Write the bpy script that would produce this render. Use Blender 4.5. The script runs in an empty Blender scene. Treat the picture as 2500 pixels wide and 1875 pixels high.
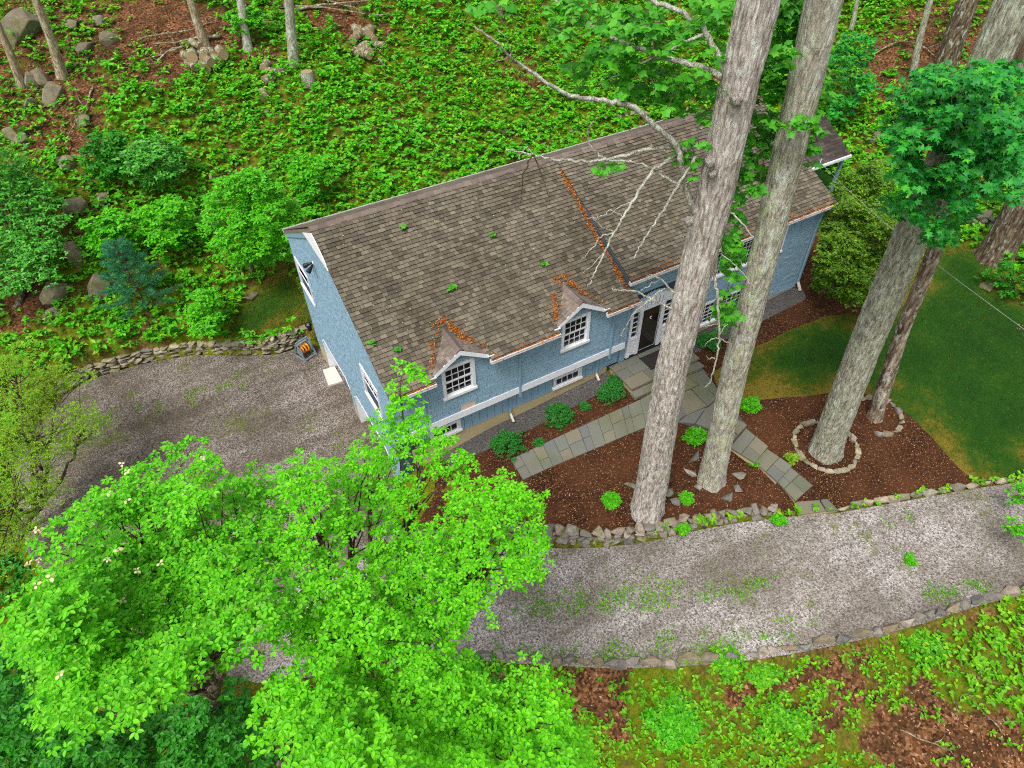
import bpy, bmesh, math, random
import numpy as np
from mathutils import Vector, Matrix
from mathutils.geometry import delaunay_2d_cdt
random.seed(7); RNG = np.random.default_rng(11)
SC = bpy.context.scene; COL = SC.collection

# ------------------------------------------------------------------ camera, world, sun, exposure
FPX, CX, CY = 1625.0, 1250.0, 937.5                 # focal length and centre in photograph pixels (2500 x 1875)
PITCH, HEAD, ROLL = math.radians(44.83), math.radians(60.67), math.radians(-1.15)
CAM = np.array([0.0, 0.0, 17.8])
FW = np.array([math.cos(HEAD)*math.cos(PITCH), math.sin(HEAD)*math.cos(PITCH), -math.sin(PITCH)])
RT = np.array([math.sin(HEAD), -math.cos(HEAD), 0.0]); UP = np.cross(RT, FW)
RT, UP = RT*math.cos(ROLL)+UP*math.sin(ROLL), UP*math.cos(ROLL)-RT*math.sin(ROLL)
cd = bpy.data.cameras.new('camera'); cam = bpy.data.objects.new('camera', cd); COL.objects.link(cam)
cd.sensor_fit = 'HORIZONTAL'; cd.sensor_width = 36; cd.lens = FPX/2500*36; cd.clip_end = 600; cd.clip_start = .1
cam.matrix_world = Matrix(((RT[0], UP[0], -FW[0], CAM[0]), (RT[1], UP[1], -FW[1], CAM[1]), (RT[2], UP[2], -FW[2], CAM[2]), (0, 0, 0, 1)))
SC.camera = cam
SUN_EL, SUN_AZ = math.radians(60), math.radians(238)   # azimuth clockwise from +Y
w = bpy.data.worlds.new('World'); SC.world = w; w.use_nodes = True
nt = w.node_tree; nt.nodes.clear()
sky = nt.nodes.new('ShaderNodeTexSky'); sky.sky_type = 'NISHITA'; sky.sun_disc = False
sky.sun_elevation = SUN_EL; sky.sun_rotation = SUN_AZ; sky.dust_density = 4; sky.air_density = 1
hs = nt.nodes.new('ShaderNodeHueSaturation'); hs.inputs['Saturation'].default_value = .22   # overcast: a grey sky
bg = nt.nodes.new('ShaderNodeBackground'); bg.inputs['Strength'].default_value = .14
wo = nt.nodes.new('ShaderNodeOutputWorld')
nt.links.new(sky.outputs[0], hs.inputs['Color']); nt.links.new(hs.outputs[0], bg.inputs[0]); nt.links.new(bg.outputs[0], wo.inputs[0])
sl = bpy.data.lights.new('sun', 'SUN'); sl.energy = 1.5; sl.angle = math.radians(14); sl.color = (1, .96, .9)
so = bpy.data.objects.new('sun', sl); COL.objects.link(so)
sd = Vector((math.sin(SUN_AZ)*math.cos(SUN_EL), math.cos(SUN_AZ)*math.cos(SUN_EL), math.sin(SUN_EL)))
so.rotation_euler = sd.to_track_quat('Z', 'Y').to_euler()
SC.view_settings.view_transform = 'Standard'; SC.view_settings.look = 'None'; SC.view_settings.gamma = 1
SC.view_settings.exposure = 0.78
SC.cycles.use_denoising = False; SC.cycles.filter_width = 1.1
SC.cycles.max_bounces = 5; SC.cycles.diffuse_bounces = 3; SC.cycles.glossy_bounces = 2; SC.cycles.transmission_bounces = 3; SC.cycles.caustics_reflective = False; SC.cycles.caustics_refractive = False

# ------------------------------------------------------------------ helpers
def S2L(r, g, b):
    f = lambda c: (c/255/12.92 if c/255 <= .04045 else ((c/255+.055)/1.055)**2.4)
    return (f(r), f(g), f(b), 1)
class Mat:
    """small node builder for a procedural material"""
    def __init__(s, name, rough=.8, spec=.3):
        s.m = bpy.data.materials.new(name); s.m.use_nodes = True; s.t = s.m.node_tree
        s.b = s.t.nodes['Principled BSDF']; s.out = s.t.nodes['Material Output']
        s.b.inputs['Roughness'].default_value = rough; s.b.inputs['Specular IOR Level'].default_value = spec
        s._co = None
    def n(s, typ, **kw):
        x = s.t.nodes.new('ShaderNode'+typ)
        for k, v in kw.items():
            if hasattr(x, k): setattr(x, k, v)
            else: x.inputs[k.replace('_', ' ')].default_value = v
        return x
    def l(s, a, b): s.t.links.new(a, b)
    def co(s, scale=(1, 1, 1), kind='Object'):
        tc = s.n('TexCoord'); mp = s.n('Mapping'); mp.inputs['Scale'].default_value = scale
        s.l(tc.outputs[kind], mp.inputs[0]); return mp.outputs[0]
    def world(s, scale=(1, 1, 1)):
        g = s.n('NewGeometry'); mp = s.n('Mapping'); mp.inputs['Scale'].default_value = scale
        s.l(g.outputs['Position'], mp.inputs[0]); return mp.outputs[0]
    def noise(s, vec, scale, detail=4, rough=.55, dist=0):
        x = s.n('TexNoise'); x.inputs['Scale'].default_value = scale; x.inputs['Detail'].default_value = detail
        x.inputs['Roughness'].default_value = rough; x.inputs['Distortion'].default_value = dist
        s.l(vec, x.inputs['Vector']); return x.outputs['Fac']
    def voro(s, vec, scale, out='Color', feature='F1'):
        x = s.n('TexVoronoi'); x.feature = feature; x.inputs['Scale'].default_value = scale
        s.l(vec, x.inputs['Vector']); return x.outputs[out]
    def ramp(s, fac, stops, interp='LINEAR'):
        x = s.n('ValToRGB'); cr = x.color_ramp; cr.interpolation = interp
        while len(cr.elements) < len(stops): cr.elements.new(.5)
        for e, (p, c) in zip(cr.elements, stops): e.position = p; e.color = c if len(c) == 4 else (*c, 1)
        s.l(fac, x.inputs[0]); return x.outputs[0]
    def mix(s, fac, a, b, mode='MIX'):
        x = s.n('Mix'); x.data_type = 'RGBA'; x.blend_type = mode
        for sock, v in ((x.inputs[0], fac), (x.inputs[6], a), (x.inputs[7], b)):
            if isinstance(v, (int, float)): sock.default_value = v
            elif isinstance(v, tuple): sock.default_value = v
            else: s.l(v, sock)
        return x.outputs[2]
    def math(s, op, a, b=0.0):
        x = s.n('Math'); x.operation = op
        for sock, v in ((x.inputs[0], a), (x.inputs[1], b)):
            if isinstance(v, (int, float)): sock.default_value = v
            else: s.l(v, sock)
        return x.outputs[0]
    def sep(s, c):
        x = s.n('SeparateColor'); s.l(c, x.inputs[0]); return x.outputs
    def rnd(s):
        """a number per mesh island and per object"""
        g = s.n('NewGeometry'); o = s.n('ObjectInfo')
        a = s.math('ADD', g.outputs['Random Per Island'], o.outputs['Random']); return s.math('FRACT', a)
    def color(s, c):
        if isinstance(c, tuple): s.b.inputs['Base Color'].default_value = c
        else: s.l(c, s.b.inputs['Base Color'])
        s.c = c; return s
    def bump(s, h, strength=.5, dist=.02):
        x = s.n('Bump'); x.inputs['Strength'].default_value = strength; x.inputs['Distance'].default_value = dist
        s.l(h, x.inputs['Height']); s.l(x.outputs[0], s.b.inputs['Normal']); return s
    def translucent(s, c, fac=.35):
        t = s.n('BsdfTranslucent'); mx = s.n('MixShader'); mx.inputs[0].default_value = fac
        if isinstance(c, tuple): t.inputs[0].default_value = c
        else: s.l(c, t.inputs[0])
        s.l(s.b.outputs[0], mx.inputs[1]); s.l(t.outputs[0], mx.inputs[2]); s.l(mx.outputs[0], s.out.inputs[0]); return s

def leaf_mat(name, cols, fac=.35, rough=.5, spec=.35):
    m = Mat(name, rough, spec); n = len(cols)
    c = m.ramp(m.rnd(), [(i/(n-1), S2L(*x)) for i, x in enumerate(cols)])
    big = m.noise(m.world(), .9, 2)
    c = m.mix(m.math('MULTIPLY', m.math('SUBTRACT', big, .3), .35), c, S2L(*[int(v*.72) for v in cols[0]]))
    m.color(c).translucent(c, fac); return m.m

def link(o, parent=None):
    COL.objects.link(o)
    if parent is not None: o.parent = parent
    return o
def tag(o, label=None, cat=None, group=None, kind=None):
    for k, v in (('label', label), ('category', cat), ('group', group), ('kind', kind)):
        if v: o[k] = v
    return o
def empty(name, loc, label, cat, group=None, rz=0):
    o = bpy.data.objects.new(name, None); o.empty_display_size = .3; link(o); o.location = loc; o.rotation_euler = (0, 0, rz)
    return tag(o, label, cat, group)
def nmesh(name, V, F, mat, smooth=False):
    me = bpy.data.meshes.new(name); V = np.asarray(V, np.float32)
    if isinstance(F, np.ndarray):
        k = F.shape[1]; me.vertices.add(len(V)); me.vertices.foreach_set('co', V.ravel())
        me.loops.add(F.size); me.loops.foreach_set('vertex_index', F.astype(np.int32).ravel())
        me.polygons.add(len(F)); me.polygons.foreach_set('loop_start', np.arange(0, F.size, k, dtype=np.int32))
        me.polygons.foreach_set('loop_total', np.full(len(F), k, np.int32))
        me.update(calc_edges=True)
    else:
        me.from_pydata([tuple(map(float, v)) for v in V], [], F); me.update()
    me.polygons.foreach_set('use_smooth', np.full(len(me.polygons), bool(smooth)))
    if mat: me.materials.append(mat)
    return me
def obj(name, me, parent=None, world_space=True):
    """links a mesh whose coordinates are world coordinates, also under a parent Empty that stands elsewhere"""
    o = bpy.data.objects.new(name, me); link(o, parent)
    if parent is not None and world_space:
        p = parent; M = Matrix.Identity(4)
        chain = []
        while p is not None: chain.append(p); p = p.parent
        for q in reversed(chain): M = M @ q.matrix_parent_inverse @ (Matrix.LocRotScale(q.location, q.rotation_euler, q.scale) if q.rotation_mode != 'QUATERNION' else Matrix.LocRotScale(q.location, q.rotation_quaternion, q.scale))
        o.matrix_parent_inverse = M.inverted()
    return o
def unit(v): return v/(np.linalg.norm(v, axis=-1, keepdims=True)+1e-9)
class MB:
    def __init__(s): s.v = []; s.f = []
    def add(s, V, F):
        b = len(s.v); s.v += [tuple(v) for v in V]; s.f += [tuple(i+b for i in f) for f in F]; return s
    def box(s, x0, x1, y0, y1, z0, z1):
        return s.add([(x0, y0, z0), (x1, y0, z0), (x1, y1, z0), (x0, y1, z0), (x0, y0, z1), (x1, y0, z1), (x1, y1, z1), (x0, y1, z1)],
                     [(3, 2, 1, 0), (4, 5, 6, 7), (0, 1, 5, 4), (1, 2, 6, 5), (2, 3, 7, 6), (3, 0, 4, 7)])
    def bar(s, a, b, w, h, upv=(0, 0, 1)):
        a = np.array(a, float); b = np.array(b, float); d = b-a; d /= np.linalg.norm(d)
        u = np.cross(d, upv); u = u/np.linalg.norm(u); n = np.cross(u, d)
        P = [a+u*i*w/2+n*j*h/2 for i, j in ((-1, -1), (1, -1), (1, 1), (-1, 1))]+[b+u*i*w/2+n*j*h/2 for i, j in ((-1, -1), (1, -1), (1, 1), (-1, 1))]
        return s.add(P, [(3, 2, 1, 0), (4, 5, 6, 7), (0, 1, 5, 4), (1, 2, 6, 5), (2, 3, 7, 6), (3, 0, 4, 7)])
    def prism(s, poly, ext):
        n = len(poly); P = [np.array(p, float) for p in poly]; Q = [p+np.array(ext, float) for p in P]
        return s.add(P+Q, [tuple(range(n))[::-1], tuple(range(n, 2*n))]+[(i, (i+1) % n, n+(i+1) % n, n+i) for i in range(n)])
    def tube(s, pts, rad, k=6, cap=True):
        V, F = tube_arrays(pts, rad, k); b = len(s.v); s.v += [tuple(v) for v in V]; s.f += [tuple(int(i)+b for i in f) for f in F]
        if cap:
            n = len(pts); s.f.append(tuple(b+i for i in range(k))[::-1]); s.f.append(tuple(b+(n-1)*k+i for i in range(k)))
        return s
    def build(s, name, mat, parent=None, smooth=False): return obj(name, nmesh(name, s.v, s.f, mat, smooth), parent)
def tube_arrays(pts, rad, k):
    P = np.asarray(pts, float); n = len(P); T = np.gradient(P, axis=0); T /= np.linalg.norm(T, axis=1)[:, None]+1e-9
    ref = np.array([.31, .77, .2]); V = []
    for i in range(n):
        u = np.cross(T[i], ref); u /= np.linalg.norm(u); v = np.cross(T[i], u)
        a = np.linspace(0, 2*math.pi, k, endpoint=False)
        V.append(P[i]+rad[i]*(np.cos(a)[:, None]*u+np.sin(a)[:, None]*v))
    V = np.concatenate(V); i = np.arange(n-1)[:, None]*k; j = np.arange(k)[None]; j2 = (j+1) % k
    F = np.stack([i+j, i+j2, i+k+j2, i+k+j], -1).reshape(-1, 4); return V, F
def hashn(ix, iy, seed=0):
    h = (ix.astype(np.int64)*374761393+iy.astype(np.int64)*668265263+seed*974711) & 0x7fffffff
    h = ((h ^ (h >> 13))*1274126177) & 0x7fffffff
    return ((h ^ (h >> 16)) & 0xffff)/65535.0
def vnoise(x, y, seed=0, per=0):
    x = np.asarray(x, float); y = np.asarray(y, float); ix = np.floor(x); iy = np.floor(y); fx = x-ix; fy = y-iy
    fx = fx*fx*(3-2*fx); fy = fy*fy*(3-2*fy); h = lambda a, b: hashn((ix+a) % per if per else ix+a, iy+b, seed)
    return (h(0, 0)*(1-fx)+h(1, 0)*fx)*(1-fy)+(h(0, 1)*(1-fx)+h(1, 1)*fx)*fy
def fbm(x, y, seed=0, o=4):
    r = 0; a = .5; t = 0
    for i in range(o): r = r+a*vnoise(np.asarray(x)*2**i, np.asarray(y)*2**i, seed+i); t += a; a *= .5
    return r/t
def inpoly(x, y, poly):
    x = np.asarray(x, float); y = np.asarray(y, float); r = np.zeros(np.broadcast(x, y).shape, bool); n = len(poly)
    for i in range(n):
        x0, y0 = poly[i][:2]; x1, y1 = poly[(i+1) % n][:2]
        if y0 == y1: continue
        c = ((y0 > y) != (y1 > y)) & (x < (x1-x0)*(y-y0)/(y1-y0)+x0); r ^= c
    return r

# ------------------------------------------------------------------ terrain
def ray(px, py): return (FW*FPX+RT*(px-CX)-UP*(py-CY))/FPX
def onZ(px, py, z): d = ray(px, py); return CAM+d*((z-CAM[2])/d[2])
def onY(px, py, y): d = ray(px, py); return CAM+d*((y-CAM[1])/d[1])
def onX(px, py, x): d = ray(px, py); return CAM+d*((x-CAM[0])/d[0])
def dist_at(px, py, t): d = ray(px, py); return CAM+d/np.linalg.norm(d)*t
class RBF:
    def __init__(s, pts):
        p = np.array(pts, float); s.p = p[:, :2]; n = len(p)
        K = np.linalg.norm(s.p[:, None]-s.p[None], axis=-1); P = np.c_[np.ones(n), s.p]
        A = np.block([[K, P], [P.T, np.zeros((3, 3))]]); s.w = np.linalg.solve(A, np.r_[p[:, 2], 0, 0, 0])
    def __call__(s, x, y):
        x = np.asarray(x, float); y = np.asarray(y, float); r = s.w[-3]+s.w[-2]*x+s.w[-1]*y
        for (a, b), c in zip(s.p, s.w): r = r+c*np.sqrt((x-a)**2+(y-b)**2+.02)
        return r
def pz(px, py, z): q = onZ(px, py, z); return (q[0], q[1], z)
land_pts = [pz(1472, 913, -.42), pz(1189, 1050, -.72), pz(1938, 701, -.28), pz(1850, 760, -.35), pz(1650, 1000, -.52), pz(1480, 1050, -.6), pz(1250, 1150, -.9),
    pz(1930, 1190, -1.08), pz(1400, 1300, -1.35), pz(1560, 1230, -1.25), pz(1700, 1200, -1.15), pz(1850, 1180, -1.05), pz(1240, 1270, -1.45), pz(2100, 1200, -1.15),
    pz(2000, 830, -.45), pz(2300, 1000, -.7), pz(2380, 1160, -1.1), pz(2500, 1140, -1.0), pz(2500, 900, -.3), pz(2450, 640, .3), pz(2250, 640, -.1), pz(2030, 1000, -.85),
    (25, 16, -.1), (29, 19, 0), (24, 25, -.1), (18, 25.6, -.4), (12, 25.6, -1.2), (3.5, 25.3, -2.4), (6, 25.8, -2.1),
    (5, 13.2, -.95), (3.2, 12.6, -1.5), (2.6, 11.0, -1.9),
    pz(752, 800, -2.45), pz(590, 830, -2.45), pz(440, 860, -2.45), pz(230, 930, -2.7), (-9, 27, -2.8), (-13, 20, -3.3), (-10, 14, -3.6), (-16, 30, -2.6),
    (-5, 31, -1.2), (2, 30.5, -.9), (10, 29, -.2), (18, 29.3, .35), (26, 29, .7), (33, 24, .8), (36, 16, .9), (38, 8, .7), (34, 2, -.2),
    (-20, 50, 5.2), (-5, 50, 6.4), (5, 50, 6.8), (20, 46, 6.6), (35, 40, 6.4), (45, 28, 5.6), (52, 14, 4.6), (56, 0, 3.4), (0, 40, 2.7), (12, 38, 2.9), (26, 36, 3.2), (38, 28, 3.4), (44, 16, 2.8), (-14, 40, 2.0),
    (-20, 80, 11), (30, 80, 14), (70, 50, 14), (75, 10, 9), (-30, 20, -3),
    pz(1400, 1650, -2.45), pz(1150, 1640, -2.6), pz(1800, 1610, -2.2), pz(2200, 1530, -1.85), pz(2500, 1475, -1.6), pz(2500, 1875, -2.6), pz(2000, 1875, -2.9), pz(1500, 1875, -3.3), pz(1000, 1875, -4.0), pz(400, 1875, -5.2), pz(100, 1700, -5.0), (-16, 8, -5.2), (10, -10, -5), (30, -12, -3.5), (-12, -6, -7)]
LAND = RBF(land_pts)
DRIVE = RBF([pz(2500, 1200, -1.2), pz(2500, 1430, -1.38), pz(2000, 1270, -1.32), pz(1990, 1500, -1.75), pz(1500, 1360, -1.85), pz(1500, 1600, -2.15), pz(1150, 1550, -2.45), pz(1220, 1350, -2.1), pz(400, 950, -3.2), pz(850, 1080, -3.15), pz(560, 870, -3.2), pz(730, 860, -3.25), (2.5, 13, -2.75), (-3, 12, -3.0), (-6, 20, -3.25), (-9, 24, -3.3), (33, -3, -.9), (33, -6, -1.0)])
WALL_COURT = [onZ(*p, -3.2)[:2] for p in ((765, 838), (735, 846), (678, 864), (588, 870), (475, 866), (340, 888), (218, 922), (150, 960))]
WALL_BED = [(2.9, 14.6), (2.3, 13.0)]+[onZ(*p, z)[:2] for p, z in (((1240, 1330), -2.05), ((1368, 1338), -1.95), ((1480, 1336), -1.85), ((1590, 1318), -1.7), ((1700, 1292), -1.6), ((1800, 1272), -1.45), ((1890, 1262), -1.38))]
EDGE_R = [onZ(*p, z)[:2] for p, z in (((2045, 1252), -1.3), ((2110, 1240), -1.3), ((2215, 1222), -1.28), ((2360, 1196), -1.25), ((2500, 1176), -1.2))]+[(27.5, .6), (33, -1.5)]
EDGE_LOW = [(33, -5.5)]+[onZ(*p, z)[:2] for p, z in (((2500, 1450), -1.4), ((2373, 1484), -1.5), ((2260, 1522), -1.6), ((2147, 1552), -1.65), ((2034, 1576), -1.75), ((1921, 1599), -1.85), ((1808, 1616), -1.95), ((1695, 1627), -2.05), ((1582, 1632), -2.15), ((1470, 1633), -2.25), ((1356, 1628), -2.35), ((1243, 1620), -2.4), ((1140, 1610), -2.5))]
DRIVE_POLY = WALL_COURT+[(-9.5, 25.5), (-9, 20), (-7, 15), (-3, 11)]+[tuple(p) for p in EDGE_LOW[::-1]]+[tuple(p) for p in EDGE_R[::-1]]+[tuple(p) for p in WALL_BED[::-1]]+[(3.75, 14.95), (4.25, 15.3), (4.25, 24.6), (3.72, 24.9)]
DRIVE_POLY = [(float(p[0]), float(p[1])) for p in DRIVE_POLY]
def gz(x, y):
    x = np.asarray(x, float); y = np.asarray(y, float); return np.where(inpoly(x, y, DRIVE_POLY), DRIVE(x, y), LAND(x, y))
def at(px, py, tmin=8.0, tmax=120.0):
    """point of the ground that is seen at a photograph pixel"""
    d = ray(px, py); d = d/np.linalg.norm(d); t = np.arange(tmin, tmax, .2); P = CAM+d*t[:, None]
    h = P[:, 2]-gz(P[:, 0], P[:, 1]); i = int(np.argmax(h < 0)); a, b = t[max(i-1, 0)], t[i]
    for _ in range(14):
        m = (a+b)/2; p = CAM+d*m
        if p[2] > gz(p[0], p[1]): a = m
        else: b = m
    p = CAM+d*b; return np.array([p[0], p[1], float(gz(p[0], p[1]))])
def D(x, y): return at(x*1.1302, y*1.1302)
def sheet(name, poly, dz, mat, step=.5, zf=gz, kind='structure', wob=0):
    poly = [(float(p[0]), float(p[1])) for p in poly]; dense = []
    for i in range(len(poly)):
        a = np.array(poly[i]); b = np.array(poly[(i+1) % len(poly)]); n = max(1, int(np.linalg.norm(b-a)/(.3 if wob else step)))
        for k in range(n):
            p = a+(b-a)*k/n
            if wob: p = p+(np.array([vnoise(p[0]*1.7, p[1]*1.7, 5), vnoise(p[0]*1.7, p[1]*1.7, 9)])-.5)*wob
            dense.append(tuple(p))
    xs = [p[0] for p in dense]; ys = [p[1] for p in dense]
    X, Y = np.meshgrid(np.arange(min(xs), max(xs), step), np.arange(min(ys), max(ys), step)); m = inpoly(X, Y, dense)
    pts = [Vector(p) for p in dense]+[Vector((a, b)) for a, b in zip(X[m], Y[m])]
    V, E, F, *_ = delaunay_2d_cdt(pts, [], [list(range(len(dense)))], 1, 1e-4)
    V = np.array([(v.x, v.y) for v in V]); Z = zf(V[:, 0], V[:, 1])+dz
    o = obj(name, nmesh(name, np.c_[V, Z], [tuple(f) for f in F], mat, True)); o['kind'] = kind
    if mat.name.startswith('lawn'):     # grass is drier near the beds and edges
        E_ = np.array(dense); dd = np.array([np.min(np.hypot(*(E_-v).T)) for v in V]); dry = np.clip(1-dd/1.8, 0, 1)*.7+np.clip((19-V[:, 0])/4, 0, 1)*(V[:, 0] > 12)*(V[:, 1] < 14)*.75
        o.data.attributes.new('dry', 'FLOAT', 'POINT').data.foreach_set('value', dry.astype(np.float32))
    return o

# ------------------------------------------------------------------ materials
def m_ground():
    m = Mat('forest_floor', .95, .1); p = m.world()
    v = m.voro(p, 13); leaf = m.ramp(m.sep(v)[0], [(0, S2L(46, 28, 18)), (.3, S2L(84, 54, 32)), (.55, S2L(112, 74, 46)), (.75, S2L(136, 98, 66)), (.9, S2L(72, 44, 26)), (1, S2L(160, 124, 94))], 'LINEAR')
    soil = m.noise(p, 1.3, 5); leaf = m.mix(m.ramp(soil, [(.4, (0, 0, 0)), (.65, (.75,)*3)]), leaf, S2L(58, 40, 24))
    moss = m.ramp(m.noise(p, 7, 5, .65), [(.3, S2L(48, 60, 10)), (.5, S2L(88, 102, 16)), (.7, S2L(116, 108, 28))])
    a = m.n('Attribute', attribute_name='moss'); f = m.math('ADD', a.outputs['Fac'], m.math('MULTIPLY', m.math('SUBTRACT', m.noise(p, 1.1, 6, .7), .5), 1.1))
    c = m.mix(m.ramp(f, [(.35, (0, 0, 0)), (.62, (1, 1, 1))]), leaf, moss)
    m.color(c); m.bump(m.math('ADD', m.sep(v)[1], m.noise(p, 30, 3)), .7, .04); return m.m
def m_gravel(name, cols, scale, patch, green=True):
    m = Mat(name, .9, .2); p = m.world()
    v = m.voro(p, scale); r = m.sep(v)[0]; n = len(cols)
    c = m.ramp(r, [(i/(n-1), S2L(*x)) for i, x in enumerate(cols)])
    c = m.mix(m.ramp(m.noise(p, .42, 5, .62), [(.38, (.0,)*3), (.6, (.85,)*3)]), c, m.mix(.72, c, S2L(*patch)))
    mp = m.n('Mapping'); mp.inputs['Rotation'].default_value = (0, 0, math.radians(22)); mp.inputs['Scale'].default_value = (.1, .62, 1); m.l(m.world(), mp.inputs[0])
    c = m.mix(m.ramp(m.noise(mp.outputs[0], 1.3, 4, .6), [(.42, (0, 0, 0)), (.62, (.7,)*3)]), c, m.mix(.6, c, S2L(*[int(v*.72) for v in patch])))
    if green:
        g = m.math('MULTIPLY', m.noise(p, .6, 2), m.noise(p, 3.2, 5, .7))
        c = m.mix(m.ramp(g, [(.31, (0, 0, 0)), (.42, (.75,)*3)]), c, m.ramp(m.noise(p, 14, 3), [(.3, S2L(48, 64, 14)), (.7, S2L(112, 122, 40))]))
    m.color(c); m.bump(m.voro(p, scale, 'Distance'), .9, .03); return m.m
def m_mulch():
    m = Mat('bark_mulch', .95, .1); p = m.world(); v = m.voro(m.world((1, 1.6, 1)), 30); r = m.sep(v)[0]
    c = m.ramp(r, [(0, S2L(30, 18, 12)), (.45, S2L(54, 33, 22)), (.75, S2L(76, 47, 31)), (.93, S2L(98, 62, 40)), (.975, S2L(150, 112, 70)), (1, S2L(186, 152, 108))])
    c = m.mix(m.ramp(m.noise(p, .7, 4), [(.4, (0, 0, 0)), (.7, (.6,)*3)]), c, S2L(92, 58, 36))
    m.color(c); m.bump(m.sep(v)[1], .9, .04); return m.m
def m_lawn():
    m = Mat('lawn_grass', .9, .15); p = m.world(); a = m.n('Attribute', attribute_name='dry')
    n = m.math('ADD', m.math('MULTIPLY', m.noise(p, .55, 7, .7), .9), m.math('MULTIPLY', m.noise(p, 5, 4, .7), .35)); f = m.math('SUBTRACT', n, m.math('MULTIPLY', a.outputs['Fac'], .42))
    c = m.ramp(f, [(.28, S2L(116, 102, 34)), (.36, S2L(86, 88, 22)), (.44, S2L(54, 84, 16)), (.55, S2L(34, 74, 12)), (.75, S2L(24, 62, 10))])
    c = m.mix(1, c, m.ramp(m.noise(m.world((1, 1, .3)), 30, 4, .75), [(.25, (.45,)*3), (.75, (1.3,)*3)]), 'MULTIPLY')
    m.color(c); m.bump(m.noise(p, 45, 3, .8), .8, .04); return m.m
def m_bark(name, dark, mid, light, lichen=None, lf=.0, sc=9):
    m = Mat(name, .95, .1); p = m.co((1, 1, .2)); q = m.co((1, 1, .45))
    a = m.noise(p, sc, 6, .66, 1.2); b = m.voro(m.co((1, 1, .22)), sc*1.5, 'Distance', 'F1')
    r = m.math('SUBTRACT', m.math('MULTIPLY', a, 1.25), m.math('MULTIPLY', b, .35))
    c = m.ramp(r, [(.22, S2L(*dark)), (.42, S2L(*mid)), (.62, S2L(*light)), (.85, S2L(*[min(255, int(x*1.12)) for x in light]))])
    tone = m.noise(m.co((1, 1, .12)), 1.6, 4, .6)
    c = m.mix(m.ramp(tone, [(.35, (0, 0, 0)), (.75, (.4,)*3)]), c, S2L(*[int(.35*x+.65*y) for x, y in zip(dark, mid)]))
    if lichen:
        f = m.ramp(m.noise(q, 5.5, 6, .72), [(.56-lf*.12, (0, 0, 0)), (.66-lf*.1, (.85,)*3)]); c = m.mix(f, c, m.ramp(m.noise(m.co(), 3, 2), [(.4, S2L(*lichen)), (.62, S2L(196, 200, 190))]))
    m.color(c); m.bump(r, 1.0, .06); return m.m
def m_stone(name, cols, moss=.35):
    m = Mat(name, .92, .2); n = len(cols)
    c = m.ramp(m.rnd(), [(i/(n-1), S2L(*x)) for i, x in enumerate(cols)]); p = m.world()
    c = m.mix(1, c, m.ramp(m.noise(p, 6, 5, .65), [(.25, (.55,)*3), (.75, (1.15,)*3)]), 'MULTIPLY')
    if moss: c = m.mix(m.ramp(m.noise(p, 1.9, 5, .7), [(.5, (0, 0, 0)), (.66, (moss*2,)*3)]), c, S2L(92, 96, 44))
    m.color(c); m.bump(m.noise(p, 14, 5, .7), .6, .04); return m.m
def m_flag(name):
    m = Mat(name, .75, .3); p = m.world()
    c = m.ramp(m.rnd(), [(0, S2L(94, 96, 94)), (.35, S2L(108, 108, 98)), (.6, S2L(90, 94, 96)), (.8, S2L(118, 110, 92)), (1, S2L(104, 104, 88))])
    c = m.mix(m.ramp(m.noise(p, 1.4, 5, .65), [(.35, (0, 0, 0)), (.75, (.5,)*3)]), c, S2L(112, 109, 92))
    c = m.mix(m.ramp(m.noise(p, .5, 3), [(.48, (0, 0, 0)), (.64, (.6,)*3)]), c, S2L(88, 92, 54))
    m.color(c); m.bump(m.noise(p, 18, 4), .25, .01); return m.m
def m_shingle(name, cols, stain):
    m = Mat(name, .95, .15); n = len(cols); p = m.world()
    c = m.ramp(m.rnd(), [(i/(n-1), S2L(*x)) for i, x in enumerate(cols)])
    c = m.mix(m.ramp(m.noise(p, .38, 4, .6), [(.4, (0, 0, 0)), (.66, (.62,)*3)]), c, m.mix(1, c, S2L(*stain), 'MULTIPLY'))
    c = m.mix(1, c, m.ramp(m.noise(p, 30, 4, .7), [(.2, (.72,)*3), (.8, (1.12,)*3)]), 'MULTIPLY')
    m.color(c); m.bump(m.noise(p, 120, 2), .3, .005); return m.m
def m_paint(name, col, var=.1, rough=.6, wear=None, wf=.0, spec=.35):
    m = Mat(name, rough, spec); p = m.world(); r = m.rnd(); k = 1-var
    c = m.mix(r, S2L(*[int(x*k) for x in col]), S2L(*[min(255, int(x*(1+var*.5))) for x in col]))
    c = m.mix(m.ramp(m.noise(p, 2.2, 5, .7), [(.35, (0, 0, 0)), (.75, (.35,)*3)]), c, S2L(*[int(x*.82) for x in col]))
    if wear: c = m.mix(m.ramp(m.noise(m.world((.6, 2, 2)), 5, 6, .8), [(.6-wf, (0, 0, 0)), (.63-wf, (1, 1, 1))]), c, S2L(*wear))
    m.color(c); m.bump(m.noise(p, 25, 3), .12, .01); return m.m
def m_glass(name='window_glass', tint=(14, 17, 20)):
    m = Mat(name, .06, .6); p = m.world(); m.color(m.ramp(m.noise(p, 1.1, 3), [(.35, S2L(*tint)), (.7, S2L(*[int(x*2.1) for x in tint]))])); return m.m
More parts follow.
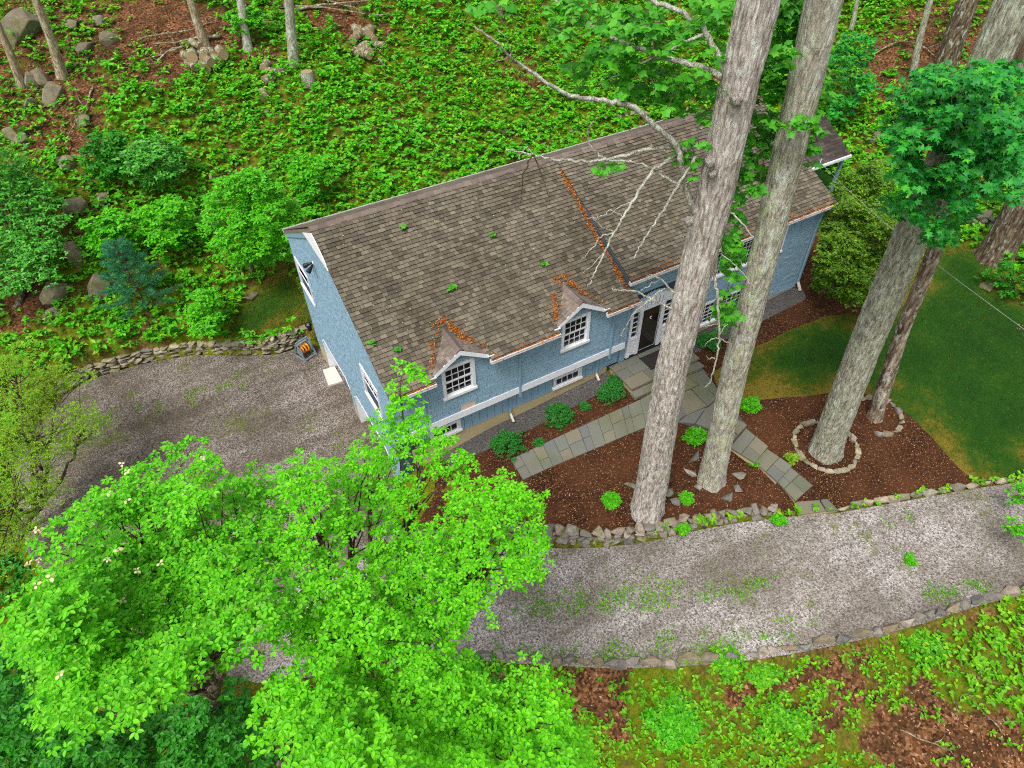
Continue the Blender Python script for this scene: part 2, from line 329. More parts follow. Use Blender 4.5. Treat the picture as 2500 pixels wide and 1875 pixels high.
M = dict(ground=m_ground(),
    gravel=m_gravel('drive_gravel', [(90, 85, 82), (144, 137, 133), (184, 177, 174), (116, 108, 102), (204, 198, 195), (160, 153, 149), (72, 66, 62)], 24, (92, 82, 66)),
    court=m_gravel('court_gravel', [(68, 61, 55), (116, 106, 99), (156, 145, 139), (92, 80, 71), (176, 166, 160), (110, 99, 91), (56, 50, 45)], 24, (78, 68, 50)),
    strip=m_gravel('foundation_gravel', [(66, 64, 62), (98, 96, 93), (122, 119, 116), (82, 78, 74), (50, 48, 46)], 28, (80, 77, 74), False),
    mulch=m_mulch(), lawn=m_lawn(), flag=m_flag('bluestone'),
    bark_a=m_bark('tulip_bark', (112, 100, 92), (166, 155, 146), (202, 194, 186), (212, 207, 201), .3, 12),
    bark_b=m_bark('lichen_bark', (108, 100, 88), (156, 148, 135), (188, 181, 168), (180, 186, 146), .8, 13),
    bark_c=m_bark('grey_green_bark', (96, 92, 78), (146, 143, 126), (180, 178, 160), (172, 180, 146), .5, 13),
    bark_d=m_bark('dark_bark', (46, 36, 26), (88, 74, 58), (128, 114, 96), (150, 146, 126), .2, 7),
    bark_f=m_bark('tan_bark', (100, 84, 62), (148, 130, 102), (178, 162, 134), (170, 172, 140), .3, 12),
    bark_e=m_bark('blotchy_bark', (62, 50, 38), (112, 96, 78), (160, 146, 126), (190, 182, 164), .5, 6),
    bark_w=m_bark('pale_twig_bark', (110, 104, 92), (168, 162, 148), (206, 200, 186), (216, 216, 200), .8, 22),
    twig=m_bark('brown_twig_bark', (52, 40, 28), (86, 68, 48), (116, 98, 76), None, 0, 20),
    log=m_bark('log_bark', (74, 62, 46), (120, 106, 82), (158, 144, 116), (140, 148, 96), .6, 9),
    logend=m_paint('cut_wood', (150, 130, 98), .2, .9),
    stone=m_stone('wall_stone', [(140, 131, 112), (166, 155, 132), (120, 114, 104), (180, 168, 142), (132, 122, 97), (152, 146, 136)], .3),
    stone2=m_stone('field_stone', [(112, 108, 101), (142, 134, 124), (98, 97, 94), (160, 149, 136), (130, 114, 93), (122, 121, 114)], .3),
    boulder=m_stone('hill_boulder', [(136, 126, 104), (116, 108, 90), (150, 140, 118)], .4),
    roof=m_shingle('roof_shingle', [(84, 78, 67), (100, 93, 80), (116, 108, 93), (92, 86, 74), (128, 119, 103), (106, 98, 85), (78, 72, 62)], (188, 182, 172)),
    roof2=m_shingle('dormer_shingle', [(104, 93, 85), (132, 119, 109), (118, 106, 97), (146, 132, 121), (96, 86, 80)], (210, 204, 198)),
    roof3=m_shingle('porch_shingle', [(58, 52, 50), (82, 74, 70), (70, 62, 58), (94, 86, 82)], (190, 186, 182)),
    cap=m_shingle('ridge_cap', [(104, 92, 87), (122, 109, 103), (114, 101, 96), (130, 117, 111)], (205, 198, 194)),
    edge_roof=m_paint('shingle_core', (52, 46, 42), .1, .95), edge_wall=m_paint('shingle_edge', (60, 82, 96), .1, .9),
    blue=m_paint('blue_shingle', (132, 163, 182), .045, .75), bluewall=m_paint('blue_wall', (56, 74, 86), .05, .8), bluetrim=m_paint('blue_trim', (128, 159, 178), .05, .5),
    white=m_paint('white_trim', (222, 224, 230), .05, .5), gutter=m_paint('peeling_white_gutter', (220, 218, 218), .05, .6, (128, 72, 52), .03),
    sill=m_paint('weathered_white', (226, 226, 226), .04, .6, (150, 128, 104), -.06), concrete=m_paint('tan_concrete', (176, 160, 122), .08, .9), pale=m_paint('pale_concrete', (204, 200, 190), .05, .9, (112, 96, 60), -.03),
    glass=m_glass(), black=m_paint('black_metal', (26, 27, 30), .1, .4), door=m_glass('black_door_glass', (22, 19, 17)), mat=m_paint('door_mat', (44, 38, 36), .1, .95),
    wood=m_paint('bare_wood', (196, 176, 158), .12, .9), brick=m_paint('red_brick', (150, 84, 66), .35, .9), metal=m_paint('grey_metal', (176, 178, 180), .05, .4), reel=m_paint('grey_plastic', (116, 130, 134), .06, .5),
    orange=m_paint('orange_hose', (226, 132, 24), .1, .5), hose=m_paint('green_hose', (58, 76, 62), .1, .5),
    litter=leaf_mat('rusty_leaves', [(120, 60, 20), (168, 92, 30), (196, 118, 44), (140, 70, 26), (210, 150, 80)], .1, .9, .1),
    brownleaf=leaf_mat('brown_leaves', [(92, 54, 32), (140, 92, 60), (176, 130, 96), (120, 74, 46), (200, 160, 130)], .1, .9, .1),
    dogwood=leaf_mat('dogwood_leaf', [(78, 176, 12), (100, 202, 14), (122, 212, 20), (68, 160, 12), (140, 218, 36)], .4),
    lime=leaf_mat('lime_leaf', [(90, 188, 10), (114, 212, 12), (80, 174, 12), (134, 222, 18), (104, 202, 14)], .4),
    tulip=leaf_mat('tulip_leaf', [(58, 146, 30), (78, 170, 34), (96, 186, 44), (66, 156, 36), (120, 200, 50)], .4),
    maple=leaf_mat('maple_leaf', [(28, 124, 48), (40, 146, 48), (54, 164, 42), (32, 130, 56), (88, 190, 32)], .3),
    cover=leaf_mat('cover_leaf', [(66, 150, 12), (98, 188, 16), (56, 136, 16), (130, 204, 20), (86, 174, 20), (160, 208, 26)], .35),
    bank=leaf_mat('bank_leaf', [(80, 156, 12), (116, 190, 16), (66, 138, 16), (146, 208, 22), (96, 170, 20)], .35),
    under=leaf_mat('under_leaf', [(30, 106, 12), (46, 134, 16), (58, 148, 18), (36, 118, 16)], .3),
    yellowgreen=leaf_mat('yellow_green_leaf', [(116, 160, 22), (146, 188, 30), (98, 146, 22), (160, 200, 46), (84, 132, 26)], .4),
    bluegreen=leaf_mat('blue_green_leaf', [(56, 140, 36), (76, 166, 44), (98, 184, 58), (50, 126, 34), (126, 202, 84)], .3),
    bright=leaf_mat('bright_leaf', [(70, 170, 14), (96, 196, 16), (58, 152, 16), (120, 210, 20)], .35),
    pine=leaf_mat('pine_needle', [(48, 122, 84), (60, 140, 96), (42, 108, 66), (76, 152, 100)], .2),
    holly=leaf_mat('evergreen_leaf', [(60, 108, 16), (84, 134, 20), (112, 152, 24), (50, 96, 18), (140, 168, 30)], .25),
    box=leaf_mat('low_shrub_leaf', [(34, 112, 30), (48, 134, 38), (30, 98, 34), (62, 150, 44)], .25),
    grass=leaf_mat('grass_blade', [(34, 78, 12), (58, 100, 16), (96, 112, 24), (30, 70, 12), (128, 124, 40)], .3),
    flower=leaf_mat('dogwood_blossom', [(206, 196, 150), (222, 212, 172), (196, 182, 130)], .3))

# ------------------------------------------------------------------ the ground
def build_ground():
    xs = np.concatenate([np.arange(-60, -14, 2.0), np.arange(-14, 34, .2), np.arange(34, 50, .6), np.arange(50, 120, 2.5)])
    ys = np.concatenate([np.arange(-50, -5, 2.0), np.arange(-5, 32, .2), np.arange(32, 52, .4), np.arange(52, 120, 2.5)])
    X, Y = np.meshgrid(xs, ys); Z = LAND(X, Y)
    e = .22; ins = inpoly(X, Y, DRIVE_POLY)
    for a, b in ((e, 0), (-e, 0), (0, e), (0, -e)): ins |= inpoly(X+a, Y+b, DRIVE_POLY)
    hill = np.clip((Y-27)/4, 0, 1)
    Z = Z+(fbm(X*.35, Y*.35, 3)-.5)*.9*np.clip((np.hypot(X-5, Y-40) < 60)*hill, 0, 1)*.5
    Z = np.where(ins, DRIVE(X, Y)-.1, Z)
    Z = np.where((X > 3.3) & (X < 10) & (Y > 15.1) & (Y < 24.6), -3.45, Z)
    ny, nx = X.shape; i = np.arange(ny-1)[:, None]*nx; j = np.arange(nx-1)[None]
    F = np.stack([i+j, i+j+1, i+nx+j+1, i+nx+j], -1).reshape(-1, 4)
    me = nmesh('ground', np.c_[X.ravel(), Y.ravel(), Z.ravel()], F, M['ground'], True)
    moss = cover_density(X, Y); a = me.attributes.new('moss', 'FLOAT', 'POINT'); a.data.foreach_set('value', (moss*.75).astype(np.float32).ravel())
    o = obj('ground', me); o['kind'] = 'structure'
def px_poly(pts): return [tuple(D(*p)[:2]) for p in pts]
BARE = [px_poly(p) for p in ([(0, 8), (330, 5), (520, 60), (600, 120), (480, 130), (330, 190), (250, 250), (215, 330), (130, 350), (60, 280), (0, 290)],
    [(1960, 5), (2205, 5), (2210, 480), (2100, 420), (1930, 230), (1860, 150)], [(560, 5), (800, 5), (780, 110), (650, 60)], [(740, 50), (860, 60), (850, 130), (760, 130)],
    [(1880, 1470), (2205, 1380), (2205, 1650), (1960, 1655), (1830, 1560)], [(1270, 1480), (1420, 1500), (1360, 1655), (1270, 1655)], [(1620, 1490), (1780, 1440), (1800, 1500), (1640, 1560)], [(20, 560), (200, 560), (210, 620), (100, 680), (20, 680)])]
def cover_density(x, y):
    d = .36+.9*fbm(x*.28, y*.28, 21)+.5*(fbm(x*1.3, y*1.3, 33)-.5)
    wx = x+(fbm(x*.45, y*.45, 61)-.5)*5; wy = y+(fbm(x*.45, y*.45, 67)-.5)*5
    for b in BARE: d = d-.5*inpoly(wx, wy, b)
    return np.clip(d, 0, 1)
build_ground()
def gravel_z(x, y): return DRIVE(x, y)
dp = np.array(DRIVE_POLY)
split = [(-9.6, 9.5), (3.0, 9.5)]
sheet('driveway', DRIVE_POLY, 0, M['gravel'], .5, DRIVE)
court_poly = [tuple(p) for p in WALL_COURT]+[(-9.5, 25.5), (-9, 20), (-7, 15), (-4.5, 13.2), (-2, 13.6), (1, 13.4), (2.55, 13.3), (3.0, 14.8), (3.7, 14.98), (4.25, 15.32), (4.25, 24.6), (3.75, 24.85)]
cx0 = np.mean(np.array(court_poly), 0)
sheet('gravel_court', [tuple(cx0+(np.array(p)-cx0)*.995) for p in court_poly], .006, M['court'], .5, DRIVE)
Z7 = lambda x, y: at(1600+.4069*x, 600+.4069*y)
Z6 = lambda x, y: at(1350+.4069*x, 550+.4069*y)
Z4 = lambda x, y: at(.4069*x, 600+.4069*y)
bed = [(4.9, 14.4), (4.3, 13.3), (3.2, 12.6)]+[tuple(np.array(p)+(.0, .12)) for p in WALL_BED[2:]]+[tuple(np.array(p)+(.1, .1)) for p in EDGE_R[:4]]+[tuple(Z7(*p)[:2]) for p in ((2000, 1320), (1800, 1150), (1500, 850), (1300, 700), (1500, 400), (1440, 330), (1300, 150), (1050, -60))]+[(25.5, 17.5), (23.6, 17), (22.9, 14.4)]
sheet('mulch_bed', bed, .008, M['mulch'], .4, LAND)
lawn = [tuple(Z7(*p)[:2]) for p in ((345, 770), (430, 705), (600, 605), (800, 512), (1000, 435), (1150, 408), (1300, 440), (1420, 400), (1520, 250), (1620, 60), (1720, 0), (1850, -20), (1960, 60), (2080, 170), (2200, 310), (2330, 420))]+[(36, 8), (35, .5)]+[tuple(Z7(*p)[:2]) for p in ((2212, 1375), (2050, 1395), (1915, 1408), (1830, 1340), (1700, 1200), (1560, 1050), (1400, 930), (1250, 885), (1050, 892), (800, 908), (540, 922), (390, 900))]
sheet('front_lawn', lawn, .016, M['lawn'], .4, LAND, wob=.12)
lawn_b = [tuple(Z4(*p)[:2]) for p in ((1400, 560), (1370, 490), (1430, 400), (1500, 300), (1570, 220), (1680, 130), (1740, 90))]+[(3.9, 29), (4.2, 25.2), (3.55, 25.0)]+[tuple(Z4(*p)[:2]) for p in ((1810, 505), (1700, 530), (1600, 545), (1500, 545))]
sheet('side_lawn', lawn_b, .012, M['lawn'], .4, LAND, wob=.2)
sheet('back_lawn', [(11, 25.2), (13, 27.6), (18, 28.6), (24, 28.3), (30, 26.5), (33, 22), (32, 18.5), (28, 17.2), (24, 18), (23.5, 25)], .012, M['lawn'], .4, LAND, wob=.3)
sheet('foundation_gravel', [(5.2, 14.8), (5.2, 13.95), (7, 13.82), (9, 13.8), (12.5, 13.85), (12.5, 14.8)], .014, M['strip'], .3, LAND)
sheet('foundation_gravel', [(15.95, 14.8), (15.95, 13.75), (18, 13.7), (22.6, 13.8), (22.9, 14.2), (22.9, 14.8)], .014, M['strip'], .3, LAND)

# ------------------------------------------------------------------ the house
HX0, HX1, HXS = 3.70, 22.68, 12.95          # left gable wall, right gable wall, step between the two roofs
YR, ZR = 19.45, 6.40                        # ridge
EL, ER = (13.95, 3.42), (14.42, 3.97)       # front eave of the left and the right roof (y, z)
SLL, SLR = (ZR-EL[1])/(YR-EL[0]), (ZR-ER[1])/(YR-ER[0])
house = empty('house', (13, 19.5, -.4), 'long blue shingled split-level house with brown roof and white trim', 'house')
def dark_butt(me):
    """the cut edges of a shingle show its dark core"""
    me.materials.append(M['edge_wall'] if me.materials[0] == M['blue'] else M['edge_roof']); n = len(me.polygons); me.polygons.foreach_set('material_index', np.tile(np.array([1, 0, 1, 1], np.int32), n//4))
def unit_shingle(name, mat):
    """slab 1 wide, 1 long, thick at the butt end; local x along the course, y up the slope, z out"""
    V = [(0, 0, 0), (1, 0, 0), (1, 0, 1), (0, 0, 1), (0, 1.25, .12), (1, 1.25, .12), (0, 1.25, 0), (1, 1.25, 0)]
    me = nmesh(name, V, [(0, 1, 2, 3), (3, 2, 5, 4), (0, 3, 4, 6), (1, 7, 5, 2)], mat); dark_butt(me); return me
def shingle_list(o, u, v, n, vlen, expo, inter, wmin, wmax, th, rag=0, seed=0):
    """courses of shingles on a plane; inter(v) gives the free stretches along u"""
    r = random.Random(seed); out = []; o, u, v, n = (np.array(a, float) for a in (o, u, v, n)); k = 0
    while k*expo < vlen-.02:
        v0 = k*expo; h = min(expo, vlen-v0)
        for a, b in inter(v0+h*.5):
            x = a-r.random()*wmax*.8
            while x < b:
                wd = r.uniform(wmin, wmax); x0 = max(a, x+.002); x1 = min(b, x+wd-.007); x += wd
                if x1-x0 < .02: continue
                dv = r.uniform(0, rag); p = o+u*x0+v*(v0-dv); out.append((p, x1-x0, h+dv, th*r.uniform(.8, 1.25)))
        k += 1
    return out, u, v, n
SH_V = np.array([(0, 0, 0), (1, 0, 0), (1, 0, 1), (0, 0, 1), (0, 1.25, .12), (1, 1.25, .12), (0, 1.25, 0), (1, 1.25, 0)])
SH_F = np.array([(0, 1, 2, 3), (3, 2, 5, 4), (0, 3, 4, 6), (1, 7, 5, 2)])
WS_V = np.array([(0, 0, 0), (1, 0, 0), (1, 0, 1), (0, 0, 1), (0, .86, 1), (1, .86, 1), (0, .86, 0), (1, .86, 0)])
WS_F = np.array([(0, 1, 2, 3), (3, 2, 5, 4), (0, 3, 4, 6), (1, 7, 5, 2), (4, 5, 7, 6)])
def lay_shingles(lists, name, mat, parent, nparts, flat=False):
    """the nparts that show largest are objects, the rest one stuff part"""
    allv = [(s, u, v, n) for L, u, v, n in lists for s in L]
    d = [np.linalg.norm(s[0]-CAM)/math.sqrt(max(s[1], .05)) for s, u, v, n in allv]; order = np.argsort(d); pick = set(order[:nparts].tolist())
    SV, SF = (WS_V, WS_F) if flat else (SH_V, SH_F)
    me = nmesh(name, SV, SF, mat) if flat else unit_shingle(name, mat); Vs = []; Fs = []; b = 0
    for i, (s, u, v, n) in enumerate(allv):
        p, wd, h, th = s
        if i in pick:
            o = obj(name, me, parent); o.matrix_parent_inverse = o.matrix_parent_inverse
            o.matrix_basis = Matrix(((u[0]*wd, v[0]*h, n[0]*th, p[0]), (u[1]*wd, v[1]*h, n[1]*th, p[1]), (u[2]*wd, v[2]*h, n[2]*th, p[2]), (0, 0, 0, 1)))
        else:
            q = SV*np.array([wd, h, th]); Vs.append(p+q[:, :1]*u+q[:, 1:2]*v+q[:, 2:]*n); Fs.append(SF+b); b += 8
    if Vs:
        me = nmesh(name+'_field', np.concatenate(Vs), np.concatenate(Fs), mat); flat or dark_butt(me); o = obj(name+'_field', me, parent); o['kind'] = 'stuff'
def cut(iv, a, b):
    out = []
    for x, y in iv:
        if b <= x or a >= y: out.append((x, y)); continue
        if a > x: out.append((x, a))
        if b < y: out.append((b, y))
    return out
DORM = (6.10, 10.66); DZ, DE, DH = 4.13, 3.50, 1.02      # dormer ridge height, eave height, half width
DS = (DZ-DE)/DH
# solid walls
mb = MB(); mb.prism([(4.3, 14.38, .9), (4.3, 14.38, 3.42), (4.3, YR, 6.2), (4.3, 24.85, 3.28), (4.3, 24.85, -3.45), (4.3, 14.7, -3.45), (4.3, 14.7, .9)], (HXS-4.3+.01, 0, 0))
mb.prism([(HXS, 14.66, -3.4), (HXS, 14.66, 3.86), (HXS, YR, 6.22), (HXS, 24.86, 3.3), (HXS, 24.86, -3.4)], (HX1-.04-HXS, 0, 0))
GO = [(14.38, .9), (14.38, 3.42), (YR, 6.2), (24.85, 3.28), (24.85, -3.45), (23.6, -3.45), (23.6, -1.5), (23.2, -1.17), (20.5, -1.17), (20.06, -1.5), (20.06, -3.45), (19.6, -3.45), (19.6, -1.45), (19.2, -1.1), (16.3, -1.1), (15.9, -1.45), (15.9, -3.45), (14.7, -3.45), (14.7, .9)]
mb.prism([(HX0, a, b) for a, b in GO], (.599, 0, 0))
for xc in DORM:      # dormer fronts rise through the eave
    mb.prism([(xc-.9, 14.38, 3.3), (xc+.9, 14.38, 3.3), (xc+.9, 14.38, DE+.02), (xc, 14.38, DZ-.06), (xc-.9, 14.38, DE+.02)], (0, .6, 0))
wall = mb.build('wall', M['bluewall'], house)
# wall shingles
def rect_cut(iv, v, rects, z0):
    z = z0+v
    for a, b, c, d in rects:
        if c < z < d: iv = cut(iv, a, b)
    return iv
W_UP = [(5.47, 6.66, 2.05, 3.41), (10.03, 11.2, 2.05, 3.41), (6.03, 6.6, 1.2, 1.47)]
def up_int(v):
    z = 1.18+v; iv = [(3.74, 12.9)]
    if z > 3.42: iv = [(xc-min(.98, (DZ-.1-z)/DS), xc+min(.98, (DZ-.1-z)/DS)) for xc in DORM if z < DZ-.12]
    return rect_cut(iv, v, W_UP, 1.18)
W_RT = [(13.3, 15.5, -.3, 2.95), (16.95, 20.95, 2.28, 3.86), (16.9, 20.6, -.1, 1.12)]
def rt_int(v):
    z = -.14+v
    return rect_cut([(12.98 if z > 3.0 else 13.02, 22.55)], v, W_RT, -.14)
LG = [shingle_list((0, 14.355, 1.18), (1, 0, 0), (0, 0, 1), (0, -1, 0), 2.9, .142, up_int, .13, .34, .034, .008, 1),
      shingle_list((0, 14.635, -.14), (1, 0, 0), (0, 0, 1), (0, -1, 0), 4.0, .142, rt_int, .16, .42, .034, .008, 2),
      shingle_list((0, 14.675, -.1), (1, 0, 0), (0, 0, 1), (0, -1, 0), 1.0, .142, lambda v: [(12.3, 13.02)], .13, .34, .024, .008, 3)]
lay_shingles(LG, 'wall_shingle', M['blue'], wall, 300, True)
def gab_int(v):
    z = -3.2+v; ys = []; n = len(GO)
    for i in range(n):
        (a, b), (c, d) = GO[i], GO[(i+1) % n]
        if (b > z) != (d > z): ys.append(a+(c-a)*(z-b)/(d-b))
    ys.sort(); iv = [(ys[i], ys[i+1]) for i in range(0, len(ys)-1, 2)]
    return rect_cut([(-b, -a) for a, b in iv if z > -2.35], v, [(-24.5, -22.75, 1.02, 2.42), (-17.15, -15.55, .88, 2.32)], -3.2)
lay_shingles([shingle_list((HX0-.005, 0, -3.2), (0, -1, 0), (0, 0, 1), (-1, 0, 0), 9.4, .142, gab_int, .13, .3, .026, .006, 4)], 'gable_shingle', M['blue'], wall, 0, True)
# lower wall of boards, band, foundation, corner boards
for i in range(26):
    x0 = 4.4+i*.308
    for a, b in [q for p_ in cut([(x0+.008, x0+.300)], 9.98, 11.26) for q in cut([p_], 4.9, 6.1)]:
        if b-a > .03 and x0 < 12.28: MB().box(a, min(b, 12.28), 14.628, 14.69, -.16, .9).build('siding_board', M['bluetrim'], wall)
MB().box(9.98, 11.26, 14.632, 14.69, .52, .9).build('siding_board', M['bluetrim'], wall)
MB().box(4.2, 12.5, 14.645, 14.9, -2.4, -.165).build('foundation', M['concrete'], house)
MB().box(15.95, HX1-.02, 14.64, 14.9, -1.6, -.15).build('foundation', M['concrete'], house)
MB().box(HX0-.03, HX0+.3, 19.62, 20.04, -3.5, -2.35).build('foundation', M['concrete'], house)
MB().box(HX0-.03, HX0+.3, 14.75, 15.88, -3.5, -2.35).build('foundation', M['concrete'], house)
MB().box(HX0-.03, HX0+.3, 23.62, 24.8, -3.5, -2.3).build('foundation', M['concrete'], house)
mb = MB().box(HX0-.02, 12.96, 14.29, 14.62, .9, 1.19); mb.build('band_board', M['white'], house)
MB().box(12.88, 13.0, 14.3, 14.64, 1.192, 3.38).build('corner_board', M['bluetrim'], house)
MB().box(HX0-.03, HX0+.09, 14.31, 14.37, 1.192, 3.38).build('corner_board', M['bluetrim'], house)
MB().box(22.56, HX1, 14.585, 14.67, -.14, 3.9).build('corner_board', M['bluetrim'], house)
MB().box(HX0-.03, HX0+.05, 24.76, 24.9, -2.6, 3.3).build('corner_board', M['bluetrim'], house)
MB().box(6.04, 6.6, 14.322, 14.352, 1.2, 1.28).box(6.04, 6.6, 14.322, 14.352, 1.29, 1.37).box(6.04, 6.6, 14.322, 14.352, 1.38, 1.46).build('bare_wood_patch', M['wood'], house)
# roof
def roof_slab(x0, x1, e, th=.14):
    dy = YR-e[0]; return MB().prism([(x0, e[0], e[1]), (x0, YR, ZR), (x0, YR, ZR-th), (x0, e[0]+.02, e[1]-th)], (x1-x0, 0, 0))
YN = 14.5; ZN = EL[1]+SLL*(YN-EL[0])
mb = roof_slab(3.6, HXS+.02, (YN, ZN))
for a, b in ((3.6, DORM[0]-DH+.03), (DORM[0]+DH-.03, DORM[1]-DH+.03), (DORM[1]+DH-.03, 13.0)):
    mb.prism([(a, EL[0], EL[1]), (a, YN, ZN), (a, YN, ZN-.14), (a, EL[0]+.02, EL[1]-.14)], (b-a, 0, 0))
mb2 = roof_slab(HXS-.04, 23.16, ER); mb.add(mb2.v, mb2.f)
mb.prism([(3.6, YR, ZR-.004), (3.6, 25.0, 3.4), (3.6, 25.0, 3.26), (3.6, YR, ZR-.15)], (19.56, 0, 0))
roof = mb.build('roof', M['roof'], house)
nl = np.array([0, -SLL, 1])/math.hypot(1, SLL); vl = np.array([0, 1, SLL])/math.hypot(1, SLL); lenL = math.hypot(YR-EL[0], ZR-EL[1])
nr = np.array([0, -SLR, 1])/math.hypot(1, SLR); vr = np.array([0, 1, SLR])/math.hypot(1, SLR); lenR = math.hypot(YR-ER[0], ZR-ER[1])
def left_int(v):
    z = EL[1]+v*vl[2]; iv = [(3.58, HXS-.03 if z > 3.6 else 13.0)]
    for xc in DORM:
        if z < DZ: h = min(DH, (DZ-z)/DS)-.02; iv = cut(iv, xc-h, xc+h)
    return iv
RL = [shingle_list((0, EL[0]-.03, EL[1]-.012), (1, 0, 0), vl, nl, lenL+.02, .146, left_int, .13, .27, .045, .012, 5),
      shingle_list((0, ER[0]-.03, ER[1]-.012), (1, 0, 0), vr, nr, lenR+.02, .146, lambda v: [(HXS-.05, 23.18)], .13, .27, .045, .012, 6)]
lay_shingles(RL, 'roof_shingle', M['roof'], roof, 300)
vb = np.array([0, -1, .55])/math.hypot(1, .55); nb = np.array([0, .55, 1])/math.hypot(1, .55)
lay_shingles([shingle_list((0, 25.03, 3.385), (1, 0, 0), vb, nb, 6.25, .146, lambda v: [(3.58, 23.18)], .2, .4, .018, .008, 7)], 'back_shingle', M['roof'], roof, 0)
capm = MB().prism([(0, -.17, -.10), (0, 0, .022), (0, .17, -.105), (0, .17, -.125), (0, 0, .002), (0, -.17, -.12)], (.36, 0, 0))
capme = nmesh('ridge_cap', [(x, y, z+(.018 if x < .1 else 0)) for x, y, z in capm.v], capm.f, M['cap'])
x = 3.58
while x < 23.1:
    o = obj('ridge_cap', capme, roof); o.matrix_basis = Matrix.Translation((x, YR, ZR+.03)) @ Matrix.Rotation(random.uniform(-.02, .02), 4, 'Z'); x += .292
# dormer roofs
for xc in DORM:
    yb = EL[0]+(DZ-EL[1])/SLL+.12; mb = MB(); y0 = 14.08
    for s in (-1, 1):
        a, b, c = (xc, y0, DZ), (xc+s*DH, y0, DE), (xc, yb, DZ); dn = np.array([0, 0, -.07])
        d_ = (xc+s*DH, EL[0]+(DE-EL[1])/SLL+.1, DE)
        mb.prism([a, b, d_, c] if s > 0 else [a, c, d_, b], dn)
    dr = mb.build('dormer_roof', M['roof2'], house); L = []
    for s in (-1, 1):
        v = np.array([-s*DH, 0, DZ-DE]); v /= np.linalg.norm(v); n = np.array([s*(DZ-DE), 0, DH]); n /= np.linalg.norm(n); ln = math.hypot(DH, DZ-DE)
        def di(t, s=s, v=v):
            z = DE+t*v[2]; yv = EL[0]+(z-EL[1])/SLL+.1
            return [(y0-.02, yv)] if s < 0 else [(-yv, -(y0-.02))]
        L.append(shingle_list((xc+s*(DH+.015), 0, DE-.008), (0, 1, 0) if s < 0 else (0, -1, 0), v, n, ln, .115, di, .12, .24, .016, .006, 9+s))
        if s > 0: L[-1] = (L[-1][0], np.array([0., -1, 0]), v, n)
    lay_shingles(L, 'dormer_shingle', M['roof2'], dr, 999)
    cm = MB().prism([(-.13, 0, -.075), (0, 0, .02), (.13, 0, -.075), (.13, 0, -.09), (0, 0, .004), (-.13, 0, -.09)], (0, .26, 0)); cme = nmesh('ridge_cap', [(x, y, z+(.014 if y < .1 else 0)) for x, y, z in cm.v], cm.f, M['cap'])
    y = y0-.02
    while y < yb-.1:
        o = obj('ridge_cap', cme, dr); o.matrix_basis = Matrix.Translation((xc, y, DZ+.024)); y += .2
    mb = MB()
    for s in (-1, 1): mb.prism([(xc, 14.06, DZ-.0), (xc+s*(DH+.03), 14.06, DE-.02), (xc+s*(DH+.03), 14.06, DE-.19), (xc, 14.06, DZ-.19)][::s], (0, .05, 0))
    mb.build('rake_board', M['white'], house)
# rake boards, fascia
mb = MB().prism([onX(x, y, 3.56) for x, y in ((738, 568), (752, 588), (768, 613), (800, 662), (790, 636), (772, 598), (758, 570))], (.03, 0, 0)); mb.build('rake_board', M['sill'], house)
mb = MB().prism([(3.62, YR, ZR-.14), (3.62, 25.02, 3.3), (3.62, 25.02, 3.06), (3.62, YR, ZR-.4)], (.05, 0, 0)); mb.build('rake_board', M['bluetrim'], house)
mb = MB().prism([(23.1, ER[0], ER[1]-.03), (23.1, YR, ZR-.03), (23.1, YR, ZR-.22), (23.1, ER[0], ER[1]-.2)], (.04, 0, 0)); mb.build('rake_board', M['white'], house)
mb = MB().prism([(HXS-.09, ER[0], ER[1]-.02), (HXS-.09, YR-.3, ZR-.16), (HXS-.09, YR-.3, ZR-.3), (HXS-.09, ER[0], ER[1]-.62)], (.04, 0, 0)); mb.build('rake_board', M['bluewall'], house)
# gutters
def gutter(x0, x1, y, z):
    mb = MB().box(x0, x1, y-.13, y-.115, z-.13, z).box(x0, x1, y-.115, y, z-.135, z-.118).box(x0, x1, y-.012, y, z-.118, z+.01).box(x0, x0+.012, y-.115, y-.012, z-.118, z-.01).box(x1-.012, x1, y-.115, y-.012, z-.118, z-.01).box(x0, x1, y-.142, y-.131, z-.03, z+.004)
    return mb.build('gutter', M['gutter'], house)
GUT = [(3.6, DORM[0]-DH+.04, EL[0], EL[1]-.02), (DORM[0]+DH-.08, DORM[1]-DH+.04, EL[0], EL[1]-.02), (DORM[1]+DH-.08, 13.03, EL[0], EL[1]-.02), (HXS-.1, 23.2, ER[0], ER[1]-.02)]
for g in GUT: gutter(*g)
for s, xc in [(s, xc) for xc in DORM for s in (-1, 1)]: MB().box(xc+s*DH-.11, xc+s*DH+.12, 13.99, 14.05, EL[1]+.045, EL[1]+.075).build('gutter_return', M['white'], house)
gutter(3.6, 23.2, 25.14, 3.38)
for a, b in ((3.62, DORM[0]-DH), (DORM[0]+DH, DORM[1]-DH), (DORM[1]+DH, 13.0)): MB().box(a, b, 13.96, 14.36, 3.24, 3.28).build('soffit', M['bluetrim'], house)
MB().box(HXS, 23.1, 14.43, 14.62, 3.78, 3.81).build('soffit', M['bluetrim'], house)
def downspout(pts, mat='bluetrim', w=.075):
    mb = MB()
    for a, b in zip(pts[:-1], pts[1:]): mb.bar(a, b, w, w*.75, (0, 1, .01) if abs(b[2]-a[2]) > .3 else (0, 0, 1))
    return mb.build('downspout', M[mat], house)
for x in (8.35, 12.25, 4.75):
    downspout([(x, 13.9, 3.28), (x, 14.27, 3.0)]); downspout([(x, 14.285, 3.05), (x, 14.285, .72)])
downspout([(8.1, 14.59, .9), (8.1, 14.59, -.35)]); downspout([(8.1, 14.59, -.32), (8.1, 14.35, -.55)], 'pale')
